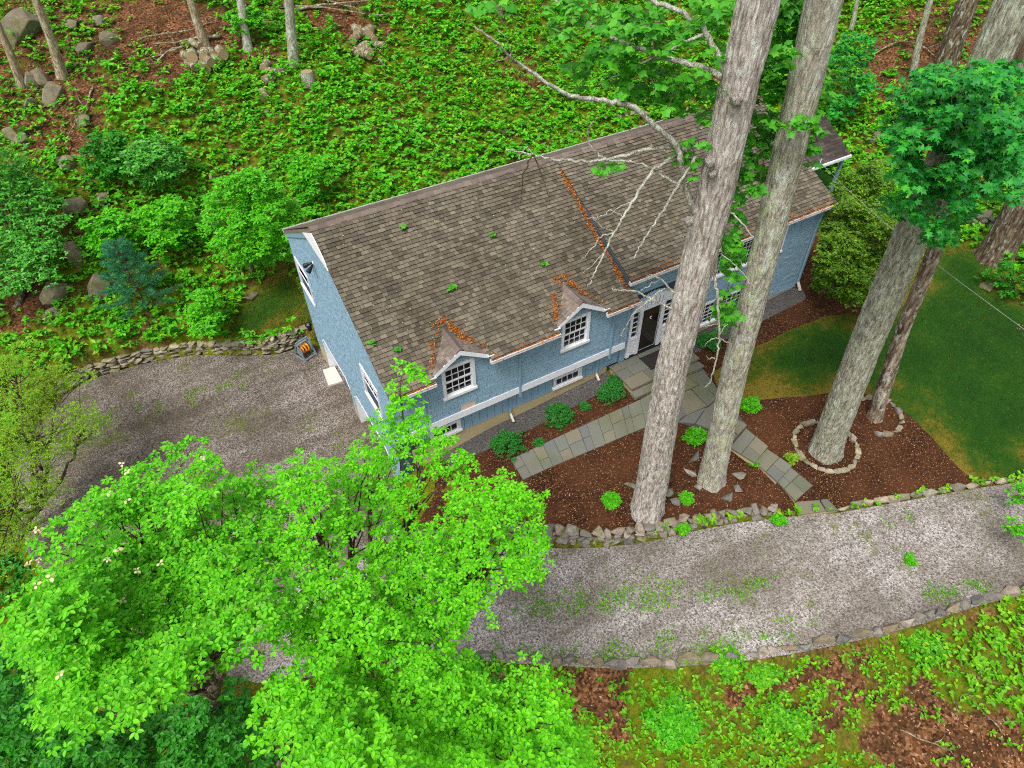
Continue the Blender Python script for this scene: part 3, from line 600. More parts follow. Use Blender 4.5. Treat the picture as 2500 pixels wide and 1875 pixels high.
downspout([(11.95, 14.59, .9), (11.95, 14.59, -.2)]); downspout([(11.95, 14.59, -.17), (11.95, 14.38, -.38)], 'pale')
downspout([(22.75, 14.4, 3.82), (22.74, 14.54, 3.5)]); downspout([(22.74, 14.545, 3.55), (22.74, 14.545, .1)], 'bluetrim', .09); downspout([(22.74, 14.545, .12), (22.74, 14.3, -.2)], 'pale', .1)
# windows
class Frame:
    """maps (along the wall, height, out of the wall) to the world"""
    def __init__(s, plane, sign=1): s.p = plane; s.s = sign
    def __call__(s, u, z, d): return (u, s.p-d, z) if s.s == 1 else (s.p-d, -u, z)
def fb(mb, fr, u0, u1, z0, z1, d0, d1):
    P = [fr(u, z, d) for d in (d0, d1) for u, z in ((u0, z0), (u1, z0), (u1, z1), (u0, z1))]
    return mb.add(P, [(0, 1, 2, 3)[::-1], (4, 5, 6, 7), (0, 1, 5, 4), (1, 2, 6, 5), (2, 3, 7, 6), (3, 0, 4, 7)])
def window(fr, u0, u1, z0, z1, sashes, cols, rows, case=.1, mull=(), fm='white', sill='sill'):
    """casing > sash, sill, muntin, panes; sashes from top to bottom"""
    mb = MB(); fb(mb, fr, u0, u0+case, z0, z1, -.04, .055); fb(mb, fr, u1-case, u1, z0, z1, -.04, .055); fb(mb, fr, u0+case, u1-case, z1-case, z1, -.04, .057)
    for m_ in mull: fb(mb, fr, m_-.05, m_+.05, z0+.05, z1-case, -.04, .05)
    wn = mb.build('window', M[fm], house); a, b, c, d = u0+case, u1-case, z0+.08, z1-case
    s_ = MB(); fb(s_, fr, u0-.03, u1+.03, z0-.02, z0+.08, -.04, .085); s_.build('window_sill', M[sill], wn)
    edges = [a]+[x for m_ in mull for x in (m_-.05, m_+.05)]+[b]
    for k in range(sashes):
        t0 = c+(d-c)*(sashes-1-k)/sashes; t1 = c+(d-c)*(sashes-k)/sashes; dd = .02-.03*k
        for e in range(0, len(edges), 2):
            p, q = edges[e], edges[e+1]; sw = .05; sb = MB()
            fb(sb, fr, p, p+sw, t0, t1, dd-.03, dd); fb(sb, fr, q-sw, q, t0, t1, dd-.03, dd); fb(sb, fr, p+sw, q-sw, t0, t0+sw, dd-.03, dd); fb(sb, fr, p+sw, q-sw, t1-sw, t1, dd-.03, dd)
            sb.build('sash', M[fm], wn); mu = MB(); ncol = cols if isinstance(cols, int) else cols[e//2]
            W, Hh = q-p-2*sw, t1-t0-2*sw
            for i in range(1, ncol): fb(mu, fr, p+sw+W*i/ncol-.011, p+sw+W*i/ncol+.011, t0+sw, t1-sw, dd-.025, dd-.008)
            for j in range(1, rows):
                for i in range(ncol): fb(mu, fr, p+sw+W*i/ncol+(.011 if i else 0), p+sw+W*(i+1)/ncol-(.011 if i < ncol-1 else 0), t0+sw+Hh*j/rows-.011, t0+sw+Hh*j/rows+.011, dd-.025, dd-.009)
            mu.build('muntin', M[fm], wn)
            for i in range(ncol):
                for j in range(rows):
                    g = MB(); fb(g, fr, p+sw+W*i/ncol, p+sw+W*(i+1)/ncol, t0+sw+Hh*j/rows, t0+sw+Hh*(j+1)/rows, dd-.045, dd-.03); g.build('pane', M['glass'], wn)
    return wn
FU, FL, FG = Frame(14.33), Frame(14.64), Frame(HX0-.01, -1)
window(FU, 5.47, 6.66, 2.06, 3.41, 2, 4, 2); window(FU, 10.03, 11.2, 2.06, 3.41, 2, 4, 2)
window(FL, 9.98, 11.26, -.06, .52, 1, 4, 1)
window(FL, 4.9, 6.1, -.06, .52, 1, 4, 1)
window(FL, 16.95, 20.95, 2.28, 3.76, 1, (5, 8, 5), 6, .12, (18.1, 19.8)); window(FL, 16.9, 20.6, -.1, 1.12, 1, (4, 4, 4), 5, .11, (18.1, 19.35))
window(FG, -24.5, -22.75, 1.02, 2.42, 2, 1, 1, .09); window(FG, -17.15, -15.55, .88, 2.32, 2, 3, 2, .09)
# front door with side lights, pilasters and arched head
dm = MB(); FD = Frame(14.62)
fb(dm, FD, 13.88, 14.78, .03, 2.12, -.03, .03); door = dm.build('door', M['black'], house)
dm = MB(); fb(dm, FD, 13.98, 14.68, .14, 2.03, .031, .036); dm.build('storm_glass', M['door'], door)
dm = MB(); fb(dm, FD, 13.92, 13.94, .08, 2.08, .031, .038); fb(dm, FD, 14.72, 14.745, .08, 2.08, .031, .038); fb(dm, FD, 13.94, 14.72, .08, .1, .031, .038); dm.build('door_trim', M['metal'], door)
dm = MB(); fb(dm, FD, 14.73, 14.77, .98, 1.16, .038, .09); dm.build('door_handle', M['metal'], door)
dm = MB().tube([FD(14.33+.045*math.cos(t), 1.62+.06*math.sin(t), .045) for t in np.linspace(.9, 5.4, 10)], [.012]*10, 5); dm.build('letter_c', M['white'], door)
dm = MB(); fb(dm, FD, 13.32, 15.42, -.09, .03, -.03, .06); dm.build('door_sill', M['black'], house)
mb = MB()
for u0, u1 in ((13.3, 13.42), (13.72, 13.87), (14.79, 14.94), (15.32, 15.46)):
    fb(mb, FD, u0, u1, .03, 2.25, -.02, .09); fb(mb, FD, u0-.02, u1+.02 if u1 != 13.87 else u1, .03, .22, .0, .11) if u0 in (13.3, 15.32) else None
fb(mb, FD, 13.42, 13.72, .03, .85, -.02, .04); fb(mb, FD, 14.94, 15.32, .03, .85, -.02, .04)
fb(mb, FD, 13.5, 13.64, .2, .68, .041, .06); fb(mb, FD, 15.02, 15.22, .2, .68, .041, .06); fb(mb, FD, 13.4, 13.74, .85, .93, -.02, .08); fb(mb, FD, 14.92, 15.34, .85, .93, -.02, .08)
fb(mb, FD, 13.87, 14.79, 2.12, 2.25, -.02, .06); fb(mb, FD, 13.42, 13.72, 2.15, 2.25, -.02, .05); fb(mb, FD, 14.94, 15.32, 2.15, 2.25, -.02, .05)
mb.build('door_surround', M['white'], house)
for a, b in ((13.44, 13.70), (14.98, 15.28)):
    for k in range(5):
        g = MB(); z = .95+k*.24; fb(g, FD, a, b, z+.02, z+.22, -.01, .004); g.build('pane', M['glass'], door)
    g = MB(); [fb(g, FD, a-.02, b+.02, .93+k*.24, .97+k*.24, -.01, .025) for k in range(6)]; g.build('side_light_bar', M['white'], door)
ar = [(13.22+2.32*t, 2.25+.62*math.sin(math.pi*t)**.8) for t in np.linspace(0, 1, 21)]
MB().prism([FD(u, z, -.02) for u, z in ar], (0, -.10, 0)).build('arched_head', M['white'], house)
mb = MB(); mb.tube([FD(u, z+.02, .08) for u, z in ar], [.05]*21, 6); mb.build('arch_moulding', M['bluetrim'], house)
mb = MB()
for k in range(1, 8):
    t = math.pi*k/8; fb(mb, FD, 14.38+math.cos(t)*.5-.012, 14.38+math.cos(t)*.5+.012, 2.27, 2.3+.35*math.sin(t), .081, .09)
mb.build('fan_rib', M['bluetrim'], house)
# garage doors with pale jambs
for y0, y1 in ((20.06, 23.6), (15.9, 19.6)):
    g = MB().box(4.2, 4.27, y0+.02, y1-.02, -3.4, -1.12).build('garage_door', M['white'], house)
    for k in range(4): MB().box(4.185, 4.198, y0+.1, y1-.1, -3.25+k*.53, -2.78+k*.53).build('door_panel', M['white'], g)
    for a, b in ((y1-.04, y1-.002), (y0+.002, y0+.04)): MB().box(HX0-.03, 4.18, a, b, -3.2, -1.5).build('door_jamb', M['white'], house)
    mb = MB(); P = [(y1-.0, -1.52), (y1-.42, -1.15), (y0+.42, -1.15), (y0, -1.52)]
    for (a, b), (c, d) in zip(P[:-1], P[1:]): mb.bar((HX0-.02, a, b), (HX0-.02, c, d), .07, .06, (1, 0, 0))
    mb.build('door_trim', M['white'], house)
# chimney
mb = MB().box(22.75, 23.65, 19.6, 20.7, -.5, 7.3); ch = mb.build('chimney', M['pale'], house)
bme = nmesh('brick', *(lambda b: (b.v, b.f))(MB().box(0, .2, 0, .09, 0, .062)), M['brick'])
for k in range(15):
    for i in range(5):
        if i*.214+.107*(k % 2) < .85: o = obj('brick', bme, ch); o.matrix_basis = Matrix.Translation((22.76+i*.214+.1*(k % 2)-.03*(k % 2), 19.585, 6.2+k*.074))
    for i in range(5): o = obj('brick', bme, ch); o.matrix_basis = Matrix.Translation((22.735, 20.62-i*.214-.1*(k % 2), 6.2+k*.074)) @ Matrix.Rotation(-math.pi/2, 4, 'Z') if i*.214+.1*(k % 2) < .95 else Matrix.Translation((22.735, 20.6, 6.2+k*.074)) @ Matrix.Rotation(-math.pi/2, 4, 'Z')
MB().box(22.68, 23.72, 19.53, 20.77, 7.3, 7.4).build('chimney_crown', M['pale'], ch)
mb = MB().box(22.75, 23.65, 19.6, 20.7, 7.72, 7.75)
for a in (22.8, 23.58):
    for b in (19.65, 20.62): mb.box(a, a+.03, b, b+.03, 7.4, 7.72)
mb.build('chimney_cap', M['metal'], ch)
# porch at the right end
mb = MB().prism([(23.2, 18.4, 2.8), (23.2, 20.5, 4.0), (23.2, 22.6, 2.8), (23.2, 22.6, 2.68), (23.2, 20.5, 3.86), (23.2, 18.4, 2.68)], (6.1, 0, 0)); pr = mb.build('porch_roof', M['roof3'], house)
vp = np.array([0, 2.1, 1.2])/math.hypot(2.1, 1.2); npp = np.array([0, -1.2, 2.1])/math.hypot(2.1, 1.2)
lay_shingles([shingle_list((0, 18.37, 2.79), (1, 0, 0), vp, npp, 2.43, .15, lambda v: [(23.75, 29.32)], .15, .36, .02, .01, 15)], 'porch_shingle', M['roof3'], pr, 0)
mb = MB().box(23.3, 29.2, 18.5, 18.62, 2.5, 2.7).box(29.05, 29.2, 18.62, 22.4, 2.5, 2.7); mb.build('porch_beam', M['white'], house)
for x, y in ((29.05, 18.5), (29.05, 22.3), (25.6, 18.5), (26.8, 22.3)): MB().box(x, x+.15, y, y+.15, float(gz(x, y))-.1, 2.5).build('porch_post', M['bluetrim'], house)
mb = MB().box(23.3, 29.32, 18.27, 18.36, 2.66, 2.78); mb.build('porch_gutter', M['white'], house)
MB().box(23.0, 29.1, 18.6, 22.4, -.35, .02).build('porch_floor', M['pale'], house)
# flood light and lantern
fl = empty('flood_light', onX(765, 643, HX0), 'black twin-head flood light mounted on the blue gable wall', 'flood light')
p = onX(765, 643, HX0-.03); mb = MB().box(p[0]-.03, p[0]+.01, p[1]-.06, p[1]+.06, p[2]-.06, p[2]+.06); mb.build('mount', M['white'], fl)
for s in (-1, 1): MB().tube([p+np.array([-.04, s*.05, 0]), p+np.array([-.12, s*.12, -.04]), p+np.array([-.26, s*.2, -.12]), p+np.array([-.3, s*.22, -.14])], [.03, .05, .09, .095], 10).build('lamp_head', M['black'], fl, True)
q = onX(755, 800, HX0-.2); ln = empty('wall_lantern', q, 'black carriage lantern on the back corner of the gable wall', 'lantern')
MB().tube([q+np.array([.18, 0, .25]), q+np.array([.05, 0, .4]), q+np.array([0, 0, .3])], [.02]*3, 6).build('bracket', M['black'], ln)
MB().tube([q+np.array([0, 0, .3]), q+np.array([0, 0, .22]), q+np.array([0, 0, .14])], [.02, .15, .17], 6).build('hood', M['black'], ln)
MB().tube([q+np.array([0, 0, .14]), q+np.array([0, 0, -.14])], [.13, .09], 6).build('lantern_glass', M['glass'], ln)
MB().tube([q+np.array([0, 0, -.14]), q+np.array([0, 0, -.2])], [.1, .03], 6).build('finial', M['black'], ln)

# ------------------------------------------------------------------ stones, walls, paving
def stone_variants(name, mat, n, seed, sharp=.5):
    out = []; r = np.random.default_rng(seed)
    for k in range(n):
        bm = bmesh.new(); bmesh.ops.create_cube(bm, size=1); bmesh.ops.subdivide_edges(bm, edges=bm.edges[:], cuts=2, use_grid_fill=True)
        o = r.normal(size=3)*5
        for v in bm.verts:
            c = np.array(v.co); s = c/np.linalg.norm(c)*.58; c = c*sharp+s*(1-sharp)
            n1 = np.array([math.sin(7*c[1]+o[0])+math.cos(5*c[2]+o[1]), math.sin(6*c[2]+o[2])+math.cos(7*c[0]+o[0]), math.sin(6*c[0]+o[1])])*.03
            v.co = c+n1+r.normal(size=3)*.028
        me = bpy.data.meshes.new(name); bm.to_mesh(me); bm.free(); me.materials.append(mat); me.polygons.foreach_set('use_smooth', np.zeros(len(me.polygons), bool)); out.append(me)
    return out
def hull_variants(name, mat, n, seed, npt=16, box=.5):
    out = []; r = np.random.default_rng(seed)
    for k in range(n):
        q = unit(r.normal(size=(npt, 3))); b = q/np.abs(q).max(1, keepdims=True); P = (q*(1-box)+b*box*.8)*r.uniform(.42, .55, (npt, 1)); bm = bmesh.new()
        for p in P: bm.verts.new(p)
        g = bmesh.ops.convex_hull(bm, input=bm.verts); bmesh.ops.delete(bm, geom=list({v for v in g['geom_interior'] if isinstance(v, bmesh.types.BMVert)}), context='VERTS')
        bmesh.ops.bevel(bm, geom=bm.edges[:], offset=.035, segments=1, affect='EDGES', clamp_overlap=True)
        co = np.array([v.co[:] for v in bm.verts]); lo, hi = co.min(0), co.max(0)
        for v in bm.verts: v.co = (np.array(v.co)-(lo+hi)/2)/(hi-lo)
        me = bpy.data.meshes.new(name); bm.to_mesh(me); bm.free(); me.materials.append(mat); me.polygons.foreach_set('use_smooth', np.zeros(len(me.polygons), bool)); out.append(me)
    return out
ST_FLAT = hull_variants('stone', M['stone'], 9, 1, 16, .8); ST_FIELD = hull_variants('stone', M['stone2'], 9, 2, 14, .45); ST_BOULD = hull_variants('boulder', M['boulder'], 9, 3, 20, .35)
def put(me, loc, size, rot, parent=None, name='stone'):
    o = bpy.data.objects.new(name, me); link(o, parent); T = Matrix.LocRotScale(Vector(loc), Matrix.Rotation(rot[2], 3, 'Z').to_quaternion() @ Matrix.Rotation(rot[0], 3, 'X').to_quaternion() @ Matrix.Rotation(rot[1], 3, 'Y').to_quaternion(), Vector(size))
    if parent is not None: o.matrix_parent_inverse = Matrix.LocRotScale(parent.location, parent.rotation_euler, parent.scale).inverted()
    o.matrix_basis = T; return o
def walk(poly):
    P = np.array([p[:2] for p in poly], float); seg = np.linalg.norm(np.diff(P, axis=0), axis=1); cum = np.r_[0, np.cumsum(seg)]
    def f(s):
        s = min(max(s, 0), cum[-1]-1e-6); i = int(np.searchsorted(cum, s, 'right')-1); t = (s-cum[i])/seg[i]; p = P[i]+(P[i+1]-P[i])*t; d = (P[i+1]-P[i])/seg[i]; return p, d
    return f, cum[-1]
def stone_row(thing, poly, zf, hf, side, thick, l0, l1, h0, h1, meshes, seed, taper=.0, tilt=.08):
    """a dry wall: courses of single stones along a line, side +1 keeps it left of the line"""
    r = random.Random(seed); f, L = walk(poly); s_cov = 0; z_off = 0; k = 0; n = 0
    while True:
        h = r.uniform(h0, h1); s = r.uniform(-.1, .1); any_ = False
        while s < L:
            ln = r.uniform(l0, l1); p, d = f(s+ln/2); H = hf((s+ln/2)/L)
            if z_off+h*.55 < H:
                nrm = np.array([-d[1], d[0]])*side; th = thick*r.uniform(.75, 1.1)*(1-taper*z_off); hh = h*r.uniform(.85, 1.25)
                q = p+nrm*(thick*.5+taper*z_off*.4+r.uniform(-.05, .05))
                put(r.choice(meshes), (q[0], q[1], float(zf(*p))+z_off+hh*.5-.03), (ln*1.08, th, hh*1.15), (r.uniform(-tilt, tilt), r.uniform(-tilt, tilt), math.atan2(d[1], d[0])+r.uniform(-.1, .1)+(math.pi if r.random() < .5 else 0)), thing); any_ = True; n += 1
            s += ln
        z_off += h*.93; k += 1
        if not any_ or k > 9: return n
p0 = WALL_COURT[3]
t = empty('dry_stone_wall', (p0[0], p0[1], -3.2), 'low dry-stacked wall of flat tan stones behind the gravel court', 'stone wall')
stone_row(t, WALL_COURT, lambda x, y: DRIVE(x, y), lambda q: .86-.25*q+.1*math.sin(q*9), 1, .42, .26, .62, .11, .19, ST_FLAT, 3) if False else stone_row(t, WALL_COURT[::-1], lambda x, y: DRIVE(x, y), lambda q: .62+.25*q+.08*math.sin(q*9), 1, .45, .26, .62, .11, .19, ST_FLAT, 3)
p0 = WALL_BED[4]
t = empty('retaining_wall', (p0[0], p0[1], -1.9), 'rough fieldstone retaining wall between the mulch bed and the driveway', 'stone wall')
stone_row(t, WALL_BED, lambda x, y: DRIVE(x, y), lambda q: .95 if q < .35 else .92-.5*(q-.35)/.65, 1, .42, .2, .5, .13, .24, ST_FIELD, 5, .1, .2)
p0 = EDGE_R[2]
t = empty('stone_edging', (p0[0], p0[1], -1.2), 'thin line of long grey edging stones where mulch and lawn meet the driveway', 'edging')
stone_row(t, EDGE_R, lambda x, y: DRIVE(x, y), lambda q: .16, 1, .2, .3, .62, .18, .24, ST_FLAT, 6, 0, .05)
p0 = EDGE_LOW[6]
t = empty('stone_edging', (p0[0], p0[1], -1.8), 'single row of dark edging stones along the lower side of the driveway', 'edging')
stone_row(t, EDGE_LOW, lambda x, y: DRIVE(x, y)-.1, lambda q: .2, -1, .3, .3, .75, .26, .34, ST_FIELD, 7, 0, .08)
# flagstones
def slab(parent, pts, z, th=.07, name='flagstone', inset=.012):
    P = np.array(pts, float)[:, :2]; c = P.mean(0); d = P-c; P = c+d*(1-inset/np.linalg.norm(d, axis=1))[:, None]
    a = .5*np.sum(P[:, 0]*np.roll(P[:, 1], -1)-np.roll(P[:, 0], -1)*P[:, 1])
    if a < 0: P = P[::-1]
    zz = z if callable(z) else (lambda x, y: z)
    Q = [(x, y, float(zz(x, y))) for x, y in P]; b = .012; c = P.mean(0)
    T = [(x+(c[0]-x)*b/.3, y+(c[1]-y)*b/.3, h) for x, y, h in Q]; n = len(Q)
    V = [(x, y, h-th) for x, y, h in Q]+[(x, y, h-.01) for x, y, h in Q]+T
    F = [tuple(range(n))[::-1], tuple(range(2*n, 3*n))]+[(k*n+i, k*n+(i+1) % n, (k+1)*n+(i+1) % n, (k+1)*n+i) for k in (0, 1) for i in range(n)]
    return obj(name, nmesh(name, V, F, M['flag']), parent)
ld = empty('door_landing', (14.2, 13.7, -.3), 'bluestone landing with one step in front of the black door', 'steps')
xs_ = [12.56, 13.3, 14.35, 15.1, 15.92]; rows_ = [(13.14, 13.72, (12.56, 13.55, 14.6, 15.92)), (13.72, 14.2, (12.56, 13.1, 14.1, 15.2, 15.92)), (14.2, 14.6, (12.56, 12.95, 13.9, 15.0, 15.92))]
for y0, y1, xx in rows_:
    for a, b in zip(xx[:-1], xx[1:]): slab(ld, [(a, y0), (b, y0), (b, y1), (a, y1)], -.1+random.uniform(-.003, .003), .08)
for a, b in zip((12.52, 13.6, 14.7), (13.6, 14.7, 15.92)): slab(ld, [(a, 12.82), (b, 12.82), (b, 13.17), (a, 13.17)], -.27, .07)
MB().box(12.62, 15.86, 13.2, 14.6, -.9, -.18).build('riser', M['concrete'], ld); MB().box(12.58, 15.86, 12.88, 13.19, -.9, -.34).build('riser', M['concrete'], ld)
dmat = empty('door_mat', (14.2, 14.05, -.09), 'black rectangular door mat on the bluestone landing', 'door mat')
MB().box(13.85, 14.85, 13.62, 14.3, -.094, -.08).build('mat_pile', M['mat'], dmat); mb = MB().box(13.82, 14.88, 13.585, 13.618, -.095, -.083).box(13.82, 14.88, 14.302, 14.335, -.095, -.083).build('mat_border', M['black'], dmat)
# the walk: sheet of sand with flagstones on it
P1 = lambda x, y: at(x, y)[:2]
up_e = [P1(*p) for p in ((1246, 1123), (1350, 1073), (1455, 1026), (1562, 977))]; lo_e = [P1(*p) for p in ((1277, 1173), (1350, 1140), (1465, 1092), (1578, 1044))]
wk_pts = [P1(1246, 1123), P1(1350, 1073), P1(1562, 977), (12.9, 12.9), (15.95, 12.9)]+[Z6(*p)[:2] for p in ((905, 870), (1000, 1010), (1165, 1205), (1085, 1300), (960, 1245), (760, 1190), (640, 1180))]+[P1(1578, 1044), P1(1350, 1140), P1(1277, 1173)]
def walk_z(x, y): return LAND(x, y)
walk_o = sheet('flagstone_walk', wk_pts, .022, M['strip'], .4, walk_z)
fu, Lu = walk(up_e); fl_, Ll = walk(lo_e); n = 12; sp = [0]+sorted((i+random.uniform(-.22, .22))/n for i in range(1, n))+[1]
wz = lambda x, y: float(LAND(x, y))+.05
for i in range(n):
    a, b = fu(sp[i]*Lu)[0], fu(sp[i+1]*Lu)[0]; c, d = fl_(sp[i]*Ll)[0], fl_(sp[i+1]*Ll)[0]
    if i % 2 == 0 or random.random() < .3:
        q = random.uniform(.4, .62); m0, m1 = a+(c-a)*q, b+(d-b)*q; slab(walk_o, [a, b, m1, m0], wz); slab(walk_o, [m0, m1, d, c], wz)
    else: slab(walk_o, [a, b, d, c], wz)
Z6p = lambda pts: [Z6(*p)[:2] for p in pts]
for pts in ([(520, 1052), (600, 1000), (690, 1060), (600, 1180), (560, 1212)], [(600, 1000), (690, 950), (760, 1010), (690, 1060)], [(690, 1060), (760, 1010), (800, 1140), (740, 1180), (640, 1200), (600, 1180)],
            [(690, 950), (800, 905), (872, 962), (775, 1005)], [(775, 1005), (825, 988), (925, 1088), (800, 1146), (760, 1078)], [(830, 985), (895, 955), (985, 1042), (928, 1088)], [(800, 905), (900, 872), (975, 965), (930, 990), (872, 962)], [(900, 962), (975, 968), (1000, 1010), (988, 1040)],
            [(800, 1146), (915, 1098), (850, 1196), (752, 1186)], [(930, 1096), (985, 1046), (1010, 1110), (985, 1150), (900, 1110)], [(915, 1104), (985, 1152), (935, 1228), (855, 1194)], [(990, 1150), (1015, 1110), (1165, 1203), (1110, 1262)], [(985, 1160), (1105, 1266), (1082, 1300), (940, 1230)]):
    slab(walk_o, Z6p(pts), wz)
steps = empty('garden_steps', Z6(1320, 1430), 'curving bluestone steps going down to the driveway between mulch beds', 'steps')
def tread(c4, z, cuts):
    P = [onZ(1350+.4069*x, 550+.4069*y, z)[:2] for x, y in c4]; A, B, C_, D_ = P     # UL UR LR LL
    for u0, u1, v0, v1 in cuts:
        g = lambda u, v: (A+(B-A)*u)*(1-v)+(D_+(C_-D_)*u)*v
        slab(steps, [g(u0, v0), g(u1, v0), g(u1, v1), g(u0, v1)], z, .07)
    c = np.mean(P, 0); Q = [c+(p-c)*.93 for p in P]
    MB().prism([(q[0], q[1], z-.5) for q in Q[::-1]], (0, 0, .42)).build('riser', M['concrete'], steps)
tread([(1160, 1215), (1293, 1325), (1213, 1424), (1062, 1330)], -.66, [(0, .45, 0, 1), (.45, 1, 0, .55), (.45, 1, .55, 1)])
tread([(1285, 1338), (1437, 1442), (1348, 1538), (1210, 1418)], -.82, [(0, .5, 0, 1), (.5, 1, 0, .5), (.5, 1, .5, 1)])
tread([(1425, 1448), (1562, 1560), (1457, 1652), (1342, 1532)], -.98, [(0, .4, 0, .6), (0, .4, .6, 1), (.4, 1, 0, .5), (.4, 1, .5, 1)])
for pts in ([(920, 1478), (1010, 1512), (990, 1530), (850, 1530)], [(838, 1532), (985, 1525), (1025, 1590), (868, 1612)], [(990, 1522), (1020, 1505), (1098, 1585), (1030, 1592)]): slab(steps, [onZ(1600+.4069*x, 600+.4069*y, -1.16)[:2] for x, y in pts], -1.16, .07)
P = [onZ(1600+.4069*x, 600+.4069*y, -1.2)[:2] for x, y in ((920, 1470), (1010, 1500), (1095, 1580), (1030, 1592), (868, 1610), (836, 1530))]; MB().prism([(q[0], q[1], -1.7) for q in P][::-1], (0, 0, .46)).build('riser', M['concrete'], steps)
# concrete apron at the garage
ap = empty('concrete_slab', onZ(812, 920, -3.18), 'white stained concrete slab lying outside the garage door', 'concrete slab')
P = [onZ(x, y, -3.16)[:2] for x, y in ((789, 907), (818, 898), (838, 934), (803, 945))]; a = MB().prism([(q[0], q[1], -3.3) for q in P][::-1], (0, 0, float(max(DRIVE(q[0], q[1]) for q in P))+3.37)); a.build('slab', M['pale'], ap)

# ------------------------------------------------------------------ loose rocks
def rock(px, py, w_, d_, h_, rz, label, meshes=ST_BOULD, name='boulder', cat='rock', group=None, sink=.3):
    p = D(px, py); k = random.choice(meshes); o = put(k, (p[0], p[1], p[2]+h_*(.5-sink)), (w_, d_, h_), (random.uniform(-.25, .25), random.uniform(-.25, .25), rz), None, name); tag(o, label, cat, group); return o
for a in ((45, 75, 3.6, 2.2, 2.4, .3, 'largest grey boulder at the top left corner of the hillside'), (75, 55, 1.6, 1.3, 1.2, .9, 'grey boulder leaning on the largest one at top left'),
          (238, 90, 1.5, 1.0, 1.1, .2, 'blocky upright boulder on the leaf litter right of the leaning trunk'), (155, 55, 1.4, .9, .7, 1.1, 'flat boulder half buried near the top left trunk'), (215, 48, 1.3, 1.0, .8, 2, 'squarish boulder below the upper left edge'), (186, 105, 1.7, 1.0, .7, .5, 'long pale boulder between the leaning trunk and the branch pile'),
          (70, 185, .8, .6, 1.6, .2, 'narrow standing slab of rock on the left slope'), (95, 180, .9, .7, 1.7, .5, 'second standing slab of rock beside the narrow one'), (118, 210, 2.0, 1.1, 1.6, .9, 'big tilted mossy slab of rock below the leaning trunk'), (65, 225, .9, .8, .7, .3, 'small grey rock left of the mossy slab'), (180, 265, 1.2, .9, .9, 1.4, 'rounded mossy rock at the edge of the brown litter'), (25, 300, 1.1, .6, 1.2, 2.2, 'pointed rock at the left edge above the blue-green tree'), (48, 305, 1.0, .6, 1.0, .6, 'second pointed rock beside the one at the left edge'),
          (145, 355, 1.2, 1.0, .9, .5, 'grey rock above the blue-green tree crown'), (165, 460, 1.4, 1.0, 1.6, .4, 'tall mossy rock right of the blue-green tree crown'), (225, 440, 1.0, .8, .9, 1.2, 'small mossy rock among hillside plants on the left'), (170, 560, 1.3, 1.2, 2.0, .4, 'ledge of brown rock below the blue-green tree crown'), (222, 635, 1.7, 1.2, 2.2, .8, 'big tan ledge of rock left of the young pine'), (130, 640, 2.0, 1.4, 1.6, .2, 'dark mossy boulder lower left of the tan ledge'), (115, 680, 1.2, .8, .7, .3, 'pale flat rock under the dark mossy boulder'),
          (235, 320, .6, .5, .5, 1, 'small grey stone among seedlings right of the rocky ledge'), (360, 490, .8, .6, .6, .4, 'pale stone among plants at the left middle of the slope'), (460, 385, .5, .4, .4, 0, 'little stone beside the dark green bush'), (580, 245, .9, .6, .5, 1, 'grey stone lying in the ground cover below the birch-like trunk'), (655, 275, .8, .5, .5, .6, 'pale stone right of the grey stone in the ground cover'), (1090, 290, .6, .4, .6, .3, 'small grey stone behind the roof in the ground cover'), (1060, 352, .5, .4, .5, .3, 'small stone close behind the roof ridge'),
          (1900, 300, 1.1, .9, .8, .4, 'tan rock on the slope behind the porch'), (1880, 305, .8, .8, .6, .9, 'smaller tan rock left of the one behind the porch'), (1940, 370, 1.2, 1.0, .9, .2, 'grey rock on the slope left of the maple foliage'), (2130, 620, .95, .7, .35, .5, 'tan flat rock lying alone on the lawn'), (545, 640, .9, .55, .35, .4, 'dark slate piece at the edge of the side lawn'), (985, 412, .5, .4, .4, .2, 'stone hidden in plants close to the back gutter')):
    rock(a[0], a[1], a[2]*.8, a[3]*.8, a[4]*.75, a[5], a[6], sink=.38)
for (x, y), (w_, d_, h_, rz), lb in (((1698*.885, 1118*.885), (.9, .32, .3, .5), 'long flat stone left of the lichen-covered trunk'), ((1685*.885, 1155*.885), (.75, .3, .26, 1.7), 'pinkish wedge stone left of the lichen-covered trunk'), ((1705*.885, 1188*.885), (.45, .35, .3, .3), 'grey stone at the foot of the lichen-covered trunk'), ((1802*.885, 1160*.885), (.62, .6, .2, .4), 'square mossy flagstone right of the lichen-covered trunk'), ((1800*.885, 1195*.885), (.5, .45, .2, .2), 'flat stone below the square mossy flagstone'), ((1778*.885, 1215*.885), (.75, .4, .22, .1), 'long stone lowest of those right of the lichen-covered trunk'), ((1632*.885, 1204*.885), (.62, .4, .3, .2), 'grey stone touching the right side of the pale trunk'), ((1540*.885, 1185*.885), (.3, .6, .22, .6), 'thin stone touching the left side of the pale trunk'), ((1650*.885, 1225*.885), (.6, .35, .25, 2.4), 'slanting stone in the mulch above the retaining wall')):
    rock(x, y, w_*.7, d_*.8, h_*.8, rz, lb, ST_FIELD, 'loose_stone', 'stone', 'stones in the mulch around the trunks', .35)
def ring(cx, cy, rx, ry, a0, a1, n, label, meshes, s0, s1):
    e = empty('stone_ring', D(cx, cy), label, 'stone ring'); c = D(cx, cy)
    for i in range(n):
        a = a0+(a1-a0)*i/(n-1 if a1-a0 < 6 else n); s = random.uniform(s0, s1); x, y = c[0]+rx*math.cos(a), c[1]+ry*math.sin(a)
        put(random.choice(meshes), (x, y, float(gz(x, y))+.06), (s, s*.6, s*.5), (random.uniform(-.1, .1), random.uniform(-.1, .1), a+math.pi/2+random.uniform(-.2, .2)), e)
